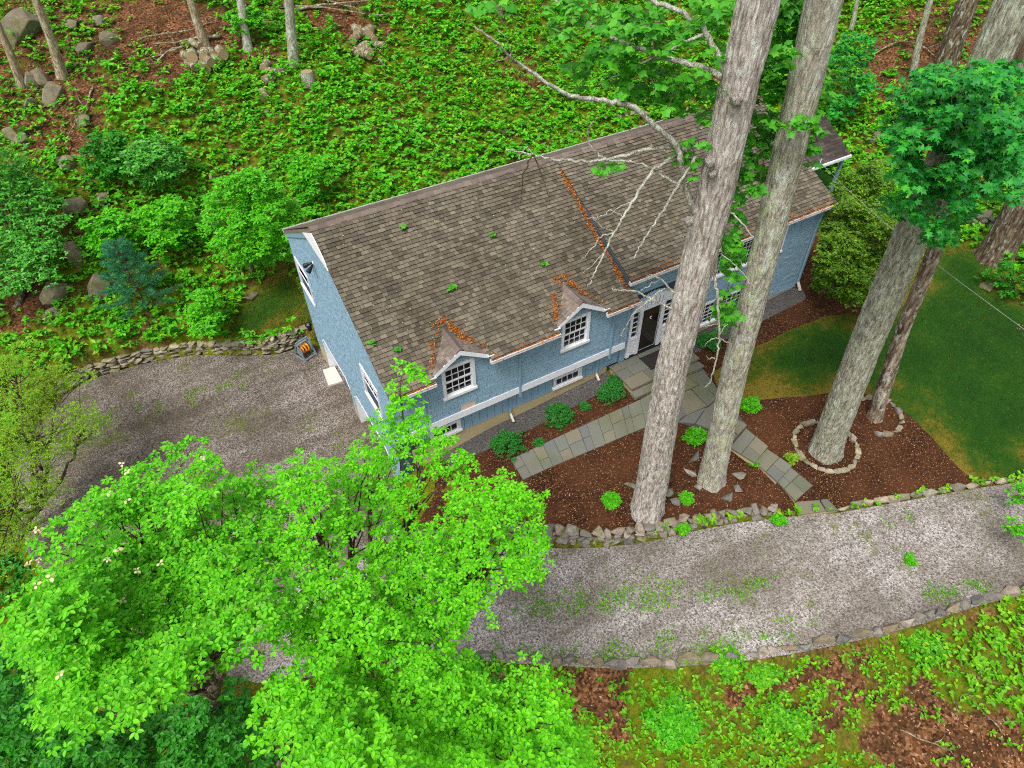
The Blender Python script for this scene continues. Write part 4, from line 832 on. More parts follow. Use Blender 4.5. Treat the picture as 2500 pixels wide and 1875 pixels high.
ring(1783, 965, 1.12, 1.08, 0, 2*math.pi, 25, 'ring of small pale stones around the straight grey-green trunk', ST_FLAT, .26, .38)
ring(1893, 900, .88, .84, -2.3, 2.4, 15, 'loose ring of stones around the thin dark trunk', ST_FIELD, .28, .46)
def small_wall(name, pts, h, label, seed, meshes=ST_FIELD):
    pl = [D(*p)[:2] for p in pts]; t = empty(name, (*pl[0], float(gz(*pl[0]))), label, 'stone wall'); stone_row(t, pl, lambda x, y: gz(x, y)-.1, lambda q: h, 1, .4, .25, .5, .16, .24, meshes, seed)
small_wall('stone_border', [(1235, 292), (1290, 265), (1360, 252), (1430, 248), (1500, 245)], .35, 'low border of pale stones behind the house back lawn', 21, ST_FLAT)
small_wall('stone_border', [(2090, 505), (2130, 490), (2175, 505), (2225, 545)], .8, 'mossy stone wall at the right edge beside the big dark trunk', 22)

# ------------------------------------------------------------------ plants: builders
TM = {
 'oval': (np.array([(0, 0, 0), (.25, .28, .05), (.24, .68, .03), (0, 1, -.1), (-.24, .68, .03), (-.25, .28, .05)]), np.array([(0, 1, 2, 3), (0, 3, 4, 5)])),
 'diamond': (np.array([(0, 0, 0), (.3, .45, .06), (0, 1, -.08), (-.3, .45, .06)]), np.array([(0, 1, 2), (0, 2, 3)])),
 'tulip': (np.array([(0, .42, .05), (0, 0, 0), (.34, .02, -.02), (.5, .3, -.03), (.36, .52, .0), (.44, .86, -.08), (0, .74, .0), (-.44, .86, -.08), (-.36, .52, .0), (-.5, .3, -.03), (-.34, .02, -.02)]), np.array([(0, i, i+1 if i < 10 else 1) for i in range(1, 11)])),
 'maple': (np.array([(0, .4, .05), (0, 0, 0), (.42, .04, -.05), (.28, .3, 0), (.56, .62, -.08), (.2, .6, 0), (0, 1.05, -.1), (-.2, .6, 0), (-.56, .62, -.08), (-.28, .3, 0), (-.42, .04, -.05)]), np.array([(0, i, i+1 if i < 10 else 1) for i in range(1, 11)])),
 'blade': (np.array([(-.035, 0, 0), (.035, 0, 0), (0, 1, .0)]), np.array([(0, 1, 2)])),
}
def leaf_mesh(name, P, Y, N, L, tm, mat, parent=None, stuff=True, wide=1.0):
    T, F = TM[tm]; Y = unit(np.asarray(Y)); X = unit(np.cross(Y, N)); N = np.cross(X, Y); L = np.asarray(L)[:, None, None]
    V = P[:, None, :]+L*(T[None, :, :1]*wide*X[:, None]+T[None, :, 1:2]*Y[:, None]+T[None, :, 2:]*N[:, None])
    k = len(T); FF = (F[None]+(np.arange(len(P))*k)[:, None, None]).reshape(-1, F.shape[1])
    o = obj(name, nmesh(name, V.reshape(-1, 3), FF, mat), parent)
    if stuff: o['kind'] = 'stuff'
    return o
def whorls(C, R, nw, per, L, dome=.3, rng=RNG, tilt=.35, up=None):
    """sprays of leaf whorls: discs of radius R around the centres C; gives leaf base, axis, normal, length"""
    n = len(C)*nw; R = np.broadcast_to(R, (len(C),)); a = rng.uniform(0, 2*np.pi, n); q = np.sqrt(rng.uniform(0, 1, n)); Rr = np.repeat(R, nw)
    off = np.c_[np.cos(a)*q*Rr, np.sin(a)*q*Rr, -dome*Rr*q**2+rng.normal(0, .09, n)*Rr]
    W = np.repeat(C, nw, 0)+off; Wl = np.repeat(W, per, 0); m = len(Wl)
    b = np.repeat(rng.uniform(0, 2*np.pi, n), per)+np.tile(np.arange(per)*2*np.pi/per, n)+rng.normal(0, .25, m)
    el = rng.normal(-.05, tilt*.7, m); Y = np.c_[np.cos(b)*np.cos(el), np.sin(b)*np.cos(el), np.sin(el)]
    N = np.c_[rng.normal(0, tilt, (m, 2)), np.ones(m)]
    return Wl+Y*.01, Y, N, L*rng.uniform(.65, 1.2, m)
def trunk_mesh(name, pts, rad, mat, parent, k=40, seg=60, flare=.25, seed=0, rough=.05, ridge=0, ridge_h=.05):
    pts = np.array(pts, float); t = np.linspace(0, 1, len(pts)); tt = np.linspace(0, 1, seg)
    P = np.c_[[np.interp(tt, t, pts[:, i]) for i in range(3)]].T; r = np.interp(tt, t, rad)
    h = P[:, 2]-P[0, 2]; r = r*(1+flare*np.exp(-np.maximum(h, 0)/.45))
    a = np.linspace(0, 2*np.pi, k, endpoint=False)
    A, Hh = np.meshgrid(a, h); tw = A+.06*Hh*math.sin(seed); q = tw/(2*np.pi); lob = 1+rough*.9*(vnoise(q*5, Hh*.5, seed, 5)-.5)*2+flare*.35*np.exp(-np.maximum(Hh, 0)/.35)*np.sin(A*5+seed)
    if ridge:
        nb = max(8, int(2*np.pi*r.mean()/ridge)); hh = Hh/(ridge*7)
        g = lambda m_, s_, f_=1: vnoise(q*nb*m_+.35*np.sin(hh*3*f_+s_), hh*f_+.8*vnoise(q*nb*m_, hh*f_, s_+2, nb*m_), s_, nb*m_)
        rd = .62*(1-np.abs(2*g(1, seed+11)-1))+.38*(1-np.abs(2*g(2, seed+17, 1.7)-1)); lob = lob+(rd-.6)*(ridge_h/r.mean())
    T = unit(np.gradient(P, axis=0)); u = unit(np.cross(T, np.array([.1, 1, .05]))); v = np.cross(T, u)
    V = P[:, None]+(r[:, None]*lob)[..., None]*(np.cos(A)[..., None]*u[:, None]+np.sin(A)[..., None]*v[:, None])
    i = np.arange(seg-1)[:, None]*k; j = np.arange(k)[None]; F = np.stack([i+j, i+(j+1) % k, i+k+(j+1) % k, i+k+j], -1).reshape(-1, 4)
    o = obj(name, nmesh(name, V.reshape(-1, 3), F, mat, True), parent); return o
def smooth_path(pts, n=5):
    P = np.array(pts, float); t = np.linspace(0, 1, len(P)); tt = np.linspace(0, 1, (len(P)-1)*n+1)
    Q = np.c_[[np.interp(tt, t, P[:, i]) for i in range(3)]].T
    for _ in range(2): Q[1:-1] = (Q[:-2]+2*Q[1:-1]+Q[2:])/4
    return Q
def limb(name, pts, r0, r1, mat, parent, wig=.03, k=7, n=5):
    Q = smooth_path(pts, n); Q[1:-1] += RNG.normal(0, wig, Q[1:-1].shape); rr = np.linspace(r0, r1, len(Q)); return MB().tube(Q, rr, k).build(name, mat, parent, True)
def bush(name, base, rx, ry, h, label, cat, mat, leaf, n_cl, nw, per, tm='oval', cr=.3, stems=5, trunk_h=.0, group=None, stem_r=.03, mat_stem='twig', dome=.3, tilt=.45, shell=.55, squash=1.0):
    base = np.array(base, float); t = empty(name, base, label, cat, group)
    C = RNG.normal(size=(n_cl, 3)); C = unit(C); C[:, 2] = np.abs(C[:, 2])*1.0-.15; rr = RNG.uniform(shell, 1, n_cl)[:, None]
    ch = h-trunk_h; C = base+np.array([0, 0, trunk_h+ch*.3])+C*rr*np.array([rx, ry, ch*.7])*(1+.25*(RNG.random((n_cl, 1))-.5))
    C[:, 2] = np.maximum(C[:, 2], base[2]+.05)
    P, Y, N, L = whorls(C, cr*RNG.uniform(.7, 1.3, n_cl), nw, per, leaf, dome, RNG, tilt); leaf_mesh('foliage', P, Y, N, L, tm, M[mat], t)
    for s in range(stems):
        e = C[RNG.integers(n_cl)]; b0 = base+np.array([*RNG.normal(0, .04*rx, 2), -.15]); m_ = base+(e-base)*.5+np.array([0, 0, .15*h]); limb('stem', [b0, m_, e], stem_r*(1 if trunk_h == 0 else 1), stem_r*.3, M[mat_stem], t, .01, 5, 4)
    return t
def in_px(P, poly):
    """photograph coordinates of points"""
    v = P-CAM; z = v@FW; return CX+FPX*(v@RT)/z, CY-FPX*(v@UP)/z
def poisson_px(poly, step, rng):
    a = np.array(poly); x0, y0 = a.min(0); x1, y1 = a.max(0); nx, ny = int((x1-x0)/step)+1, int((y1-y0)/step)+1
    X, Y = np.meshgrid(x0+np.arange(nx)*step, y0+np.arange(ny)*step); X = X+rng.uniform(-.5, .5, X.shape)*step; Y = Y+rng.uniform(-.5, .5, X.shape)*step
    m = inpoly(X, Y, poly); return np.c_[X[m], Y[m]]
def rays(px): d = FW[None]*FPX+RT[None]*(px[:, :1]-CX)-UP[None]*(px[:, 1:]-CY); return unit(d)
K = 1.1302

# ------------------------------------------------------------------ ground cover and leaf litter
def cover(name, label, n, region, leaf, mat, per=6, tm='diamond', h=(.05, .3), thr=.42, seed=1, clump=2):
    rng = np.random.default_rng(seed); x0, x1, y0, y1 = region; x = rng.uniform(x0, x1, n); y = rng.uniform(y0, y1, n)
    P = np.c_[x, y, LAND(x, y)]; u, v = in_px(P, None); ok = (u > -250) & (u < 2750) & (v > -250) & (v < 2150)
    d = cover_density(x, y); ok &= (d+rng.normal(0, .13, n) > thr) & ~inpoly(x, y, DRIVE_POLY) & ~inpoly(x, y, bed) & ~inpoly(x, y, lawn) & ~inpoly(x, y, lawn_b)
    ok &= (y > 22) | (x > 29) | (y1 < 30)
    ok &= ~((x > 3.3) & (x < 30) & (y > 13) & (y < 25.5)) & ~((x > 11) & (x < 31) & (y < 28.3) & (y > 17))
    P = P[ok]; P[:, 2] += rng.uniform(*h, len(P))+(fbm(P[:, 0]*.35, P[:, 1]*.35, 3)-.5)*.45*np.clip((P[:, 1]-27)/4, 0, 1)
    sz = leaf*(.6+.9*fbm(P[:, 0]*.5, P[:, 1]*.5, seed+40))
    L = np.repeat(sz, per); Wl = np.repeat(P, per, 0); m = len(Wl); b = np.repeat(rng.uniform(0, 6.28, len(P)), per)+np.tile(np.arange(per)*6.28/per, len(P))+rng.normal(0, .3, m)
    el = rng.normal(.12, .3, m); Y = np.c_[np.cos(b)*np.cos(el), np.sin(b)*np.cos(el), np.sin(el)]; N = np.c_[rng.normal(0, .35, (m, 2)), np.ones(m)]
    o = leaf_mesh(name, Wl+rng.normal(0, .03, (m, 3)), Y, N, L*rng.uniform(.6, 1.2, m), tm, M[mat]); tag(o, label, 'ground cover'); return o
cover('hillside_ground_cover', 'bright green seedlings and low plants covering the hillside behind the house', 50000, (-18, 62, 4, 62), .24, 'cover', 6, 'diamond', (.05, .4), .40, 1)
cover('hillside_seedling_carpet', 'darker small-leaved carpet between the hillside seedlings', 26000, (-18, 62, 4, 62), .15, 'under', 5, 'diamond', (.0, .12), .36, 2)
cover('hillside_saplings', 'taller bright seedlings standing in clumps on the hillside', 24000, (-18, 62, 4, 62), .24, 'bright', 7, 'oval', (.2, .8), .58, 12)
cover('bank_ground_cover', 'light green low plants on the bank below the driveway', 15000, (-6, 30, -9, 8.5), .15, 'bank', 6, 'oval', (.04, .25), .42, 3)
cover('lower_ground_cover', 'dark green creeping plants under the foreground trees', 16000, (-24, 4, 3, 24), .16, 'under', 5, 'oval', (.0, .3), .2, 4)
def litter(name, label, n, region, leaf, mat, dens, seed, zf=LAND):
    rng = np.random.default_rng(seed); x0, x1, y0, y1 = region; x = rng.uniform(x0, x1, n); y = rng.uniform(y0, y1, n); ok = dens(x, y, rng); x, y = x[ok], y[ok]; m = len(x)
    b = rng.uniform(0, 6.28, m); el = rng.normal(.1, .25, m); Y = np.c_[np.cos(b)*np.cos(el), np.sin(b)*np.cos(el), np.sin(el)]; N = np.c_[rng.normal(0, .4, (m, 2)), np.ones(m)]
    o = leaf_mesh(name, np.c_[x, y, zf(x, y)+.03], Y, N, leaf*rng.uniform(.6, 1.3, m), 'oval', M[mat]); tag(o, label, 'leaf litter')
litter('bank_leaf_litter', 'dry brown leaves scattered on the bank below the driveway', 22000, (0, 30, -9, 8), .08, 'brownleaf', lambda x, y, r: ~inpoly(x, y, DRIVE_POLY) & (cover_density(x, y) < .55), 5)
litter('hillside_leaf_litter', 'dry brown leaves lying on the upper hillside', 30000, (-18, 60, 26, 60), .15, 'brownleaf', lambda x, y, r: (cover_density(x, y) < .42) & ~((x < 31) & (x > 3) & (y < 28.5)), 6)
def grass(name, label, poly, n, seed, dz=.016, h=.07):
    rng = np.random.default_rng(seed); a = np.array(poly); x = rng.uniform(a[:, 0].min(), a[:, 0].max(), n); y = rng.uniform(a[:, 1].min(), a[:, 1].max(), n); ok = inpoly(x, y, [tuple(p) for p in poly]); x, y = x[ok], y[ok]; m = len(x)
    Y = np.c_[rng.normal(0, .35, (m, 2)), np.ones(m)]; N = np.c_[rng.normal(0, 1, (m, 2)), np.full(m, .2)]
    o = leaf_mesh(name, np.c_[x, y, LAND(x, y)+dz], Y, N, h*rng.uniform(.5, 1.3, m), 'blade', M['grass'], wide=4); tag(o, label, 'grass')
grass('lawn_grass', 'short mown grass of the front lawn', lawn, 60000, 7); grass('lawn_grass', 'short dark grass of the lawn patch beside the gable wall', lawn_b, 14000, 8, .012)
def tufts(name, label, spots, seed, mat='bank'):
    rng = np.random.default_rng(seed); P = []
    for x, y, r, n in spots:
        c = at(x, y); n = int(n*.6); q = rng.normal(0, 1, (n, 2))*np.array([r*1.1, r*.35]); ctr = q[rng.integers(0, max(3, n//22), n)]; q = ctr+rng.normal(0, .12, (n, 2)); q = np.c_[q[:, 0]*.93-q[:, 1]*-.35, q[:, 0]*-.35+q[:, 1]*.93]+c[:2]; P.append(q)
    P = np.concatenate(P); ok = inpoly(P[:, 0], P[:, 1], DRIVE_POLY); P = P[ok]; m = len(P); Y = np.c_[rng.normal(0, .8, (m, 2)), np.full(m, .7)]; N = np.c_[rng.normal(0, .6, (m, 2)), np.ones(m)]
    o = leaf_mesh(name, np.c_[P, DRIVE(P[:, 0], P[:, 1])+.005], Y, N, .09*rng.uniform(.5, 1.4, m), 'diamond', M[mat], wide=.6); tag(o, label, 'weeds')
tufts('driveway_weeds', 'patches of weeds growing in the middle and edges of the driveway', [(1420, 1470, .8, 700), (1520, 1462, .6, 600), (1640, 1450, .5, 500), (1740, 1450, .5, 400), (1840, 1425, .35, 300), (1330, 1480, .5, 250), (2330, 1435, .4, 260), (2260, 1450, .3, 200), (2420, 1440, .4, 150), (1560, 1590, .6, 380), (1480, 1605, .5, 300), (1760, 1575, .5, 250), (1900, 1545, .4, 200), (1360, 1600, .5, 300), (1950, 1505, .3, 90), (1250, 1590, .4, 300), (2210, 1260, .12, 60), (2170, 1282, .1, 50), (1680, 1600, .5, 260), (1620, 1560, .4, 150)], 9)
tufts('court_weeds', 'thin yellowish weeds growing in the gravel court', [(510, 950, .8, 300), (560, 945, .5, 200), (430, 985, .6, 160), (300, 1000, .8, 200), (830, 1090, .1, 80), (305, 965, .08, 50), (575, 916, .08, 50)], 10, 'yellowgreen')
# rusty leaves in the roof valleys and gutters
def along(pts, n, spread, seed, lift=.03):
    rng = np.random.default_rng(seed); P = np.array(pts, float); s = rng.uniform(0, len(P)-1, n); i = s.astype(int); f = (s-i)[:, None]; return P[i]*(1-f)+P[i+1]*f+rng.normal(0, 1, (n, 3))*np.array(spread)+np.array([0, 0, lift])
def debris(name, label, segs, seed, mat='litter', leaf=.075):
    Q = np.concatenate([along(p, n, sp, seed+i) for i, (p, n, sp) in enumerate(segs)]); rng = np.random.default_rng(seed); m = len(Q); b = rng.uniform(0, 6.28, m); Y = np.c_[np.cos(b), np.sin(b), rng.normal(0, .4, m)]; N = np.c_[rng.normal(0, .5, (m, 2)), np.ones(m)]
    o = leaf_mesh(name, Q, Y, N, leaf*rng.uniform(.5, 1.3, m), 'diamond', M[mat]); tag(o, label, 'fallen leaves')
rl = lambda x, y: (x, y, EL[1]+SLL*(y-EL[0])+.03)
debris('valley_leaves', 'strip of rusty fallen leaves along the step between the two roofs', [([rl(HXS-.16, 14.8), rl(HXS-.16, 16.5), rl(HXS-.15, 18.9)], 1100, (.05, .05, .015)), ([rl(HXS-.2, 14.4), rl(HXS-.16, 15.2)], 160, (.07, .05, .01))], 31)
for j, xc in enumerate(DORM):
    yb = EL[0]+(DZ-EL[1])/SLL; yl = EL[0]+(DE-EL[1])/SLL; side = 'left' if j == 0 else 'right'
    debris('valley_leaves', f'rusty leaves caught in the valleys of the {side} dormer', [([rl(xc+DH+.02, yl+.1), rl(xc+.06, yb+.15)], 120, (.05, .06, .015)), ([rl(xc+DH*.55, yl+.55), rl(xc+.2, yb+.1)], 260 if j == 0 else 90, (.07, .07, .02)), ([rl(xc-DH-.02, yl+.1), rl(xc-.06, yb+.15)], 40, (.04, .05, .012)), ([rl(xc-DH*.9, yl+.2), rl(xc-.5, yb-.2)], 60 if j == 0 else 190, (.04, .05, .012)), ([rl(xc-.3, yb+.2), rl(xc+.3, yb+.25)], 90, (.1, .06, .01))], 40+j)
for j, (g, lb) in enumerate(zip(GUT, ('leaf debris in the short gutter left of the left dormer', 'leaf debris in the gutter between the two dormers', 'leaf debris in the gutter right of the right dormer', 'leaf debris filling the long gutter of the right roof'))):
    debris('gutter_debris', lb, [([(g[0]+.05, g[2]-.06, g[3]-.04), (g[1]-.05, g[2]-.06, g[3]-.04)], int(150*(g[1]-g[0])), (.02, .025, .008)), ([(g[0]+.05, g[2]+.12, g[3]+.08), (g[1]-.05, g[2]+.12, g[3]+.08)], int((50 if j == 3 else 8)*(g[1]-g[0])), (.02, .06, .02))], 50+j)
rng = np.random.default_rng(77); m = 420; x = rng.uniform(3.8, 22.8, m); y = rng.uniform(14.6, 19.3, m); z = np.where(x < HXS, EL[1]+SLL*(y-EL[0]), ER[1]+SLR*(y-ER[0]))+.05; b = rng.uniform(0, 6.28, m)
o = leaf_mesh('roof_specks', np.c_[x, y, z], np.c_[np.cos(b), np.sin(b), np.full(m, .3)], np.c_[np.zeros(m), np.full(m, -.4), np.ones(m)], rng.uniform(.03, .06, m), 'diamond', M['flower']); tag(o, 'pale petals and leaf bits scattered over the roof', 'fallen petals')
def sprig(px, py, plane, label, n=9, L=.16):
    e0, z0, sl_ = plane; d = ray(px, py); tq = (z0+sl_*(CAM[1]-e0)-CAM[2])/(d[2]-sl_*d[1]); p = CAM+d*tq; e = empty('leaf_sprig', p, label, 'leaf sprig', 'green leaf sprigs on the roof')
    P, Y, N, L_ = whorls(np.array([p+np.array([0, 0, .1])]), .14, max(2, n//4), 4, L, .2, RNG, .4); leaf_mesh('leaves', P, Y, N, L_, 'tulip', M['tulip'], e); MB().tube([p, p+np.array([.1, .05, .08])], [.006, .004], 4).build('twig', M['twig'], e)
for px, py, lb, n in ((1106, 704, 'largest green leaf sprig in the middle of the left roof', 12), (904, 845, 'green leaf sprig low on the left roof edge', 10), (965, 861, 'green leaf sprig left of the left dormer', 10), (1328, 650, 'small green leaf sprig above the right dormer', 5), (1195, 580, 'tiny green leaf sprig high on the left roof', 4), (988, 557, 'tiny pale leaf sprig near the roof ridge', 3)):
    sprig(px, py, (EL[0], EL[1]+.03, SLL), lb, n)

# ------------------------------------------------------------------ big trunks in front
HDIR = np.array([math.cos(HEAD), math.sin(HEAD)])
def vplane(px, py, base, off=0.0):
    """point on the upright plane through a trunk that faces the camera heading"""
    d = ray(px, py); t_ = ((base[:2]-CAM[:2])@HDIR+off)/(d[:2]@HDIR); return CAM+d*t_
def big_tree(name, label, px_line, widths, mat, seed, top_ext=8, flare=.3, k=150, seg=330, ridge=.085, ridge_h=.055):
    base = at(*px_line[0]); t = empty(name, base, label, 'tree'); P = [base-np.array([0, 0, .3])]+[vplane(x, y, base) for x, y in px_line[1:]]
    R = []
    for p, w_ in zip([base]+P[1:], widths): R.append(w_/2*((p-CAM)@FW)/FPX)
    d = unit(P[-1]-P[-2]); P.append(P[-1]+d*top_ext); R.append(R[-1]*.8); tr = trunk_mesh('trunk', P, R, M[mat], t, k, seg, flare, seed, .05, ridge, ridge_h)
    return t, base, P, R
t1, b1, P1_, R1_ = big_tree('tulip_tree', 'pale ridged tulip tree trunk nearest the door with dead branches', [(1580, 1245), (1640, 900), (1735, 520), (1790, 270), (1852, 0)], [74, 76, 84, 92, 102], 'bark_a', 1)
t2, b2, P2_, R2_ = big_tree('tulip_tree', 'lichen-covered grey trunk right of the pale ridged trunk', [(1738, 1170), (1795, 900), (1880, 560), (1945, 290), (2012, 0)], [60, 60, 68, 78, 88], 'bark_b', 2, ridge=.07, ridge_h=.03)
t3, b3, P3_, R3_ = big_tree('tulip_tree', 'leaning grey-green trunk in the stone ring with maple foliage above', [(2015, 1100), (2105, 860), (2222, 580), (2330, 340), (2462, 40)], [70, 72, 78, 82, 88], 'bark_c', 3, ridge=.07, ridge_h=.045)
t4, b4, P4_, R4_ = big_tree('young_oak', 'thin dark blotchy trunk behind the leaning grey-green trunk', [(2138, 1018), (2205, 800), (2290, 590), (2380, 380), (2480, 150)], [33, 33, 36, 37, 37], 'bark_e', 4, 5, .3, 60, 140, .09, .03)
def br(tree, base, pts, w0, w1, off0=0., off1=0., name='dead_branch', mat='bark_w'):
    n = len(pts); P = [vplane(x, y, base, off0+(off1-off0)*i/(n-1)) for i, (x, y) in enumerate(pts)]; s = ((P[0]-CAM)@FW)/FPX
    return limb(name, P, w0*s/2, w1*s/2, M[mat], tree, .012, 7, 6)
kk = lambda pts: [(x*K, y*K) for x, y in pts]
Z2 = lambda pts: [(800+.4069*x, .4069*y) for x, y in pts]
Z3 = lambda pts: [(1300+.2486*x, 600+.2486*y) for x, y in pts]
br(t1, b1, kk([(1575, 170), (1500, 140), (1440, 128), (1330, 85), (1250, 40), (1185, -10)]), 17, 7, 0, 1.5, 'branch')
br(t1, b1, kk([(1575, 170), (1548, 115), (1520, 62), (1480, 28), (1390, -5), (1300, -40)]), 17, 9, 0, 1.0, 'branch')
br(t1, b1, kk([(1518, 75), (1470, 95), (1420, 120), (1340, 160), (1290, 185)]), 8, 3, .1, .8)
br(t1, b1, Z2([(2230, 1330), (2170, 1200), (2130, 1000), (2090, 880), (1950, 740), (1840, 640), (1700, 605), (1530, 590), (1430, 570), (1300, 490), (1160, 390), (1090, 340), (1000, 240), (880, 155)]), 16, 3, .0, -1.6)
br(t1, b1, Z2([(2240, 960), (2150, 900), (2060, 885), (1930, 895), (1800, 925), (1680, 960), (1540, 970), (1380, 965), (1280, 935), (1180, 920), (1070, 900)]), 11, 3, 0, -.8)
br(t1, b1, Z2([(1680, 960), (1600, 910), (1565, 840), (1560, 770), (1600, 730)]), 6, 2, -.4, -.5)
br(t1, b1, Z2([(2190, 1190), (2110, 1110), (2000, 1050), (1900, 990), (1800, 965), (1690, 962)]), 8, 4, 0, -.5)
br(t1, b1, Z2([(2205, 940), (2160, 1030), (2090, 1130), (2030, 1240), (1960, 1340), (1880, 1470), (1838, 1552)]), 9, 3, -.2, -1.0)
br(t1, b1, Z2([(2100, 925), (1960, 1010), (1890, 1110), (1830, 1210), (1770, 1300), (1720, 1390), (1660, 1510), (1600, 1650), (1560, 1720)]), 9, 3, -.2, -1.2)
br(t1, b1, Z2([(1770, 1300), (1700, 1260), (1640, 1300), (1560, 1310)]), 4, 1.5, -.7, -.9)
br(t1, b1, Z2([(1720, 1390), (1640, 1420), (1580, 1500), (1520, 1560)]), 4, 1.5, -.8, -1.0); br(t1, b1, Z2([(1720, 1390), (1650, 1370), (1590, 1300)]), 3, 1.2, -.8, -1.0)
br(t1, b1, Z2([(1660, 1510), (1580, 1600), (1530, 1640)]), 3, 1.2, -.9, -1.1); br(t1, b1, Z2([(1830, 1210), (1760, 1230), (1690, 1290)]), 3, 1.2, -.9, -1.1)
br(t1, b1, Z2([(1090, 340), (1000, 375)]), 3, 1.2, -1.3, -1.4); br(t1, b1, Z2([(1100, 340), (1090, 260), (1020, 170)]), 3, 1.2, -1.4, -1.5)
br(t1, b1, Z2([(1230, 925), (1290, 1050), (1320, 1160)]), 4, 1.5, -.7, -.8, mat='twig'); br(t1, b1, Z2([(1230, 925), (1170, 1060), (1155, 1220)]), 4, 1.5, -.7, -.8, mat='twig'); br(t1, b1, Z2([(1240, 930), (1190, 870), (1140, 960)]), 3, 1.2, -.7, -.8)
br(t1, b1, Z3([(1480, 690), (1390, 620), (1200, 540), (1090, 480), (1000, 440), (860, 440), (780, 420)]), 7, 2, 0, -.4); br(t1, b1, Z3([(1440, 500), (1400, 470), (1330, 390), (1260, 330), (1170, 285), (1120, 300)]), 6, 2, 0, -.3)
br(t1, b1, Z3([(1260, 335), (1160, 370), (1060, 450)]), 3, 1.5, -.1, -.2); br(t1, b1, Z3([(1300, 420), (1240, 450), (1180, 520), (1080, 590), (1000, 650), (940, 760), (860, 890)]), 4, 1.5, -.1, -.3)
br(t1, b1, Z3([(1800, 60), (1795, 200), (1780, 300), (1810, 430), (1825, 600), (1835, 800), (1835, 950), (1800, 1120), (1770, 1270), (1740, 1350), (1690, 1390)]), 10, 2.5, .0, -.3); br(t1, b1, Z3([(1790, 290), (1690, 285)]), 3, 1.5, .0, -.1); br(t1, b1, Z3([(1835, 880), (1880, 800), (1920, 770)]), 3, 1.2, -.2, -.2)
br(t1, b1, Z3([(1835, 910), (1740, 920), (1690, 990)]), 3, 1.2, -.2, -.2); br(t1, b1, Z3([(1840, 915), (1900, 940), (1960, 965)]), 3, 1.5, -.2, -.2); br(t1, b1, Z3([(1790, 1100), (1730, 1110), (1710, 1080)]), 3, 1.2, -.2, -.2); br(t1, b1, Z3([(1840, 760), (1760, 780), (1660, 800)]), 2.5, 1, -.2, -.2)
br(t1, b1, [(1757, 503), (1790, 520), (1820, 555), (1845, 590)], 6, 2.5, .0, -.5); br(t1, b1, [(1762, 620), (1790, 640), (1830, 690), (1860, 730)], 3, 1.2, 0, -.4)
# knots on the pale trunk
for x, y, sc_ in ((1800, 240, .2), (1735, 395, .17), (1683, 540, .16), (1740, 425, .13)):
    p = vplane(x, y, b1, -.46); put(ST_FIELD[1], p, (sc_*1.4, sc_*1.4, sc_*1.6), (0, 0, .3), t1, 'knot')
kn = hull_variants('knot', M['bark_a'], 1, 9, 30, .0)[0]; kn.polygons.foreach_set('use_smooth', np.ones(len(kn.polygons), bool))
for o in t1.children:
    if o.name.startswith('knot'): o.data = kn
def leaf_cloud(tree, base, ells, leaf, mat, tm, off, seed, dens=1.0, spread=.7, wn=3, name='foliage', droop=.9, hole=.38):
    """leaf sprays hanging in given parts of a crown: ellipses (x, y, rx, ry) at a depth from the trunk plane"""
    rng = np.random.default_rng(seed); C = []
    for x, y, rx, ry in ells:
        n = max(3, int(rx*ry*dens/180)); a = rng.uniform(0, 6.28, n); q = np.sqrt(rng.random(n)); X, Yp = x+rx*q*np.cos(a), y+ry*q*np.sin(a); kp = fbm(X/42, Yp/42, seed, 3) > hole; X, Yp = X[kp], Yp[kp]
        C += [vplane(u, v, base, off+rng.normal(0, spread)) for u, v in zip(X, Yp)]
    P, Y, N, L = whorls(np.array(C), .22, wn, 3, leaf, .4, rng, .5); Y = unit(Y+np.array([0, 0, -.25*droop])); leaf_mesh(name, P, Y, N, L, tm, M[mat], tree)
    mb = MB(); C = np.array(C)
    for i in range(0, len(C), 3):
        d2 = np.linalg.norm(C-C[i], axis=1); j = int(np.argsort(d2)[min(4, len(C)-1)]); mb.tube([C[i], (C[i]+C[j])/2+rng.normal(0, .05, 3), C[j]], [.009, .008, .006], 4, False)
    o = mb.build('twig_mass', M['twig'], tree); o['kind'] = 'stuff'
kE = lambda L: [(x*K, y*K, a*K, b*K) for x, y, a, b in L]
leaf_cloud(t1, b1, kE([(1290, 20, 90, 40), (1370, 60, 60, 50), (1440, 60, 60, 60), (1330, 130, 60, 45), (1400, 170, 70, 45), (1480, 190, 60, 50), (1520, 130, 40, 60), (1540, 30, 50, 50), (1260, 150, 40, 25), (1210, 50, 25, 45), (1570, 220, 20, 40), (1480, 60, 50, 50), (1060, 8, 35, 22), (1530, 240, 30, 25)]), .17, 'tulip', 'tulip', 1.2, 61, 1.7, .8, hole=.44)
leaf_cloud(t2, b2, kE([(1700, 60, 40, 90), (1690, 150, 45, 50), (1650, 200, 40, 50), (1630, 290, 45, 45), (1680, 260, 35, 40), (1600, 340, 25, 45), (1590, 230, 25, 40), (1640, 370, 35, 25), (1720, 30, 40, 60), (1770, 200, 30, 60), (1590, 510, 18, 60), (1585, 580, 18, 40), (1580, 450, 20, 45), (1575, 660, 20, 30), (1560, 670, 18, 40), (1740, 330, 25, 20), (1745, 270, 20, 50)]), .17, 'tulip', 'tulip', .75, 62, 2.0, .25)
leaf_cloud(t2, b2, kE([(1690, 262, 26, 12), (1700, 120, 20, 30), (1745, 250, 14, 30), (1640, 400, 14, 20), (1582, 560, 14, 60), (1570, 665, 18, 32)]), .17, 'tulip', 'tulip', -.6, 65, 2.0, .15, hole=.2)
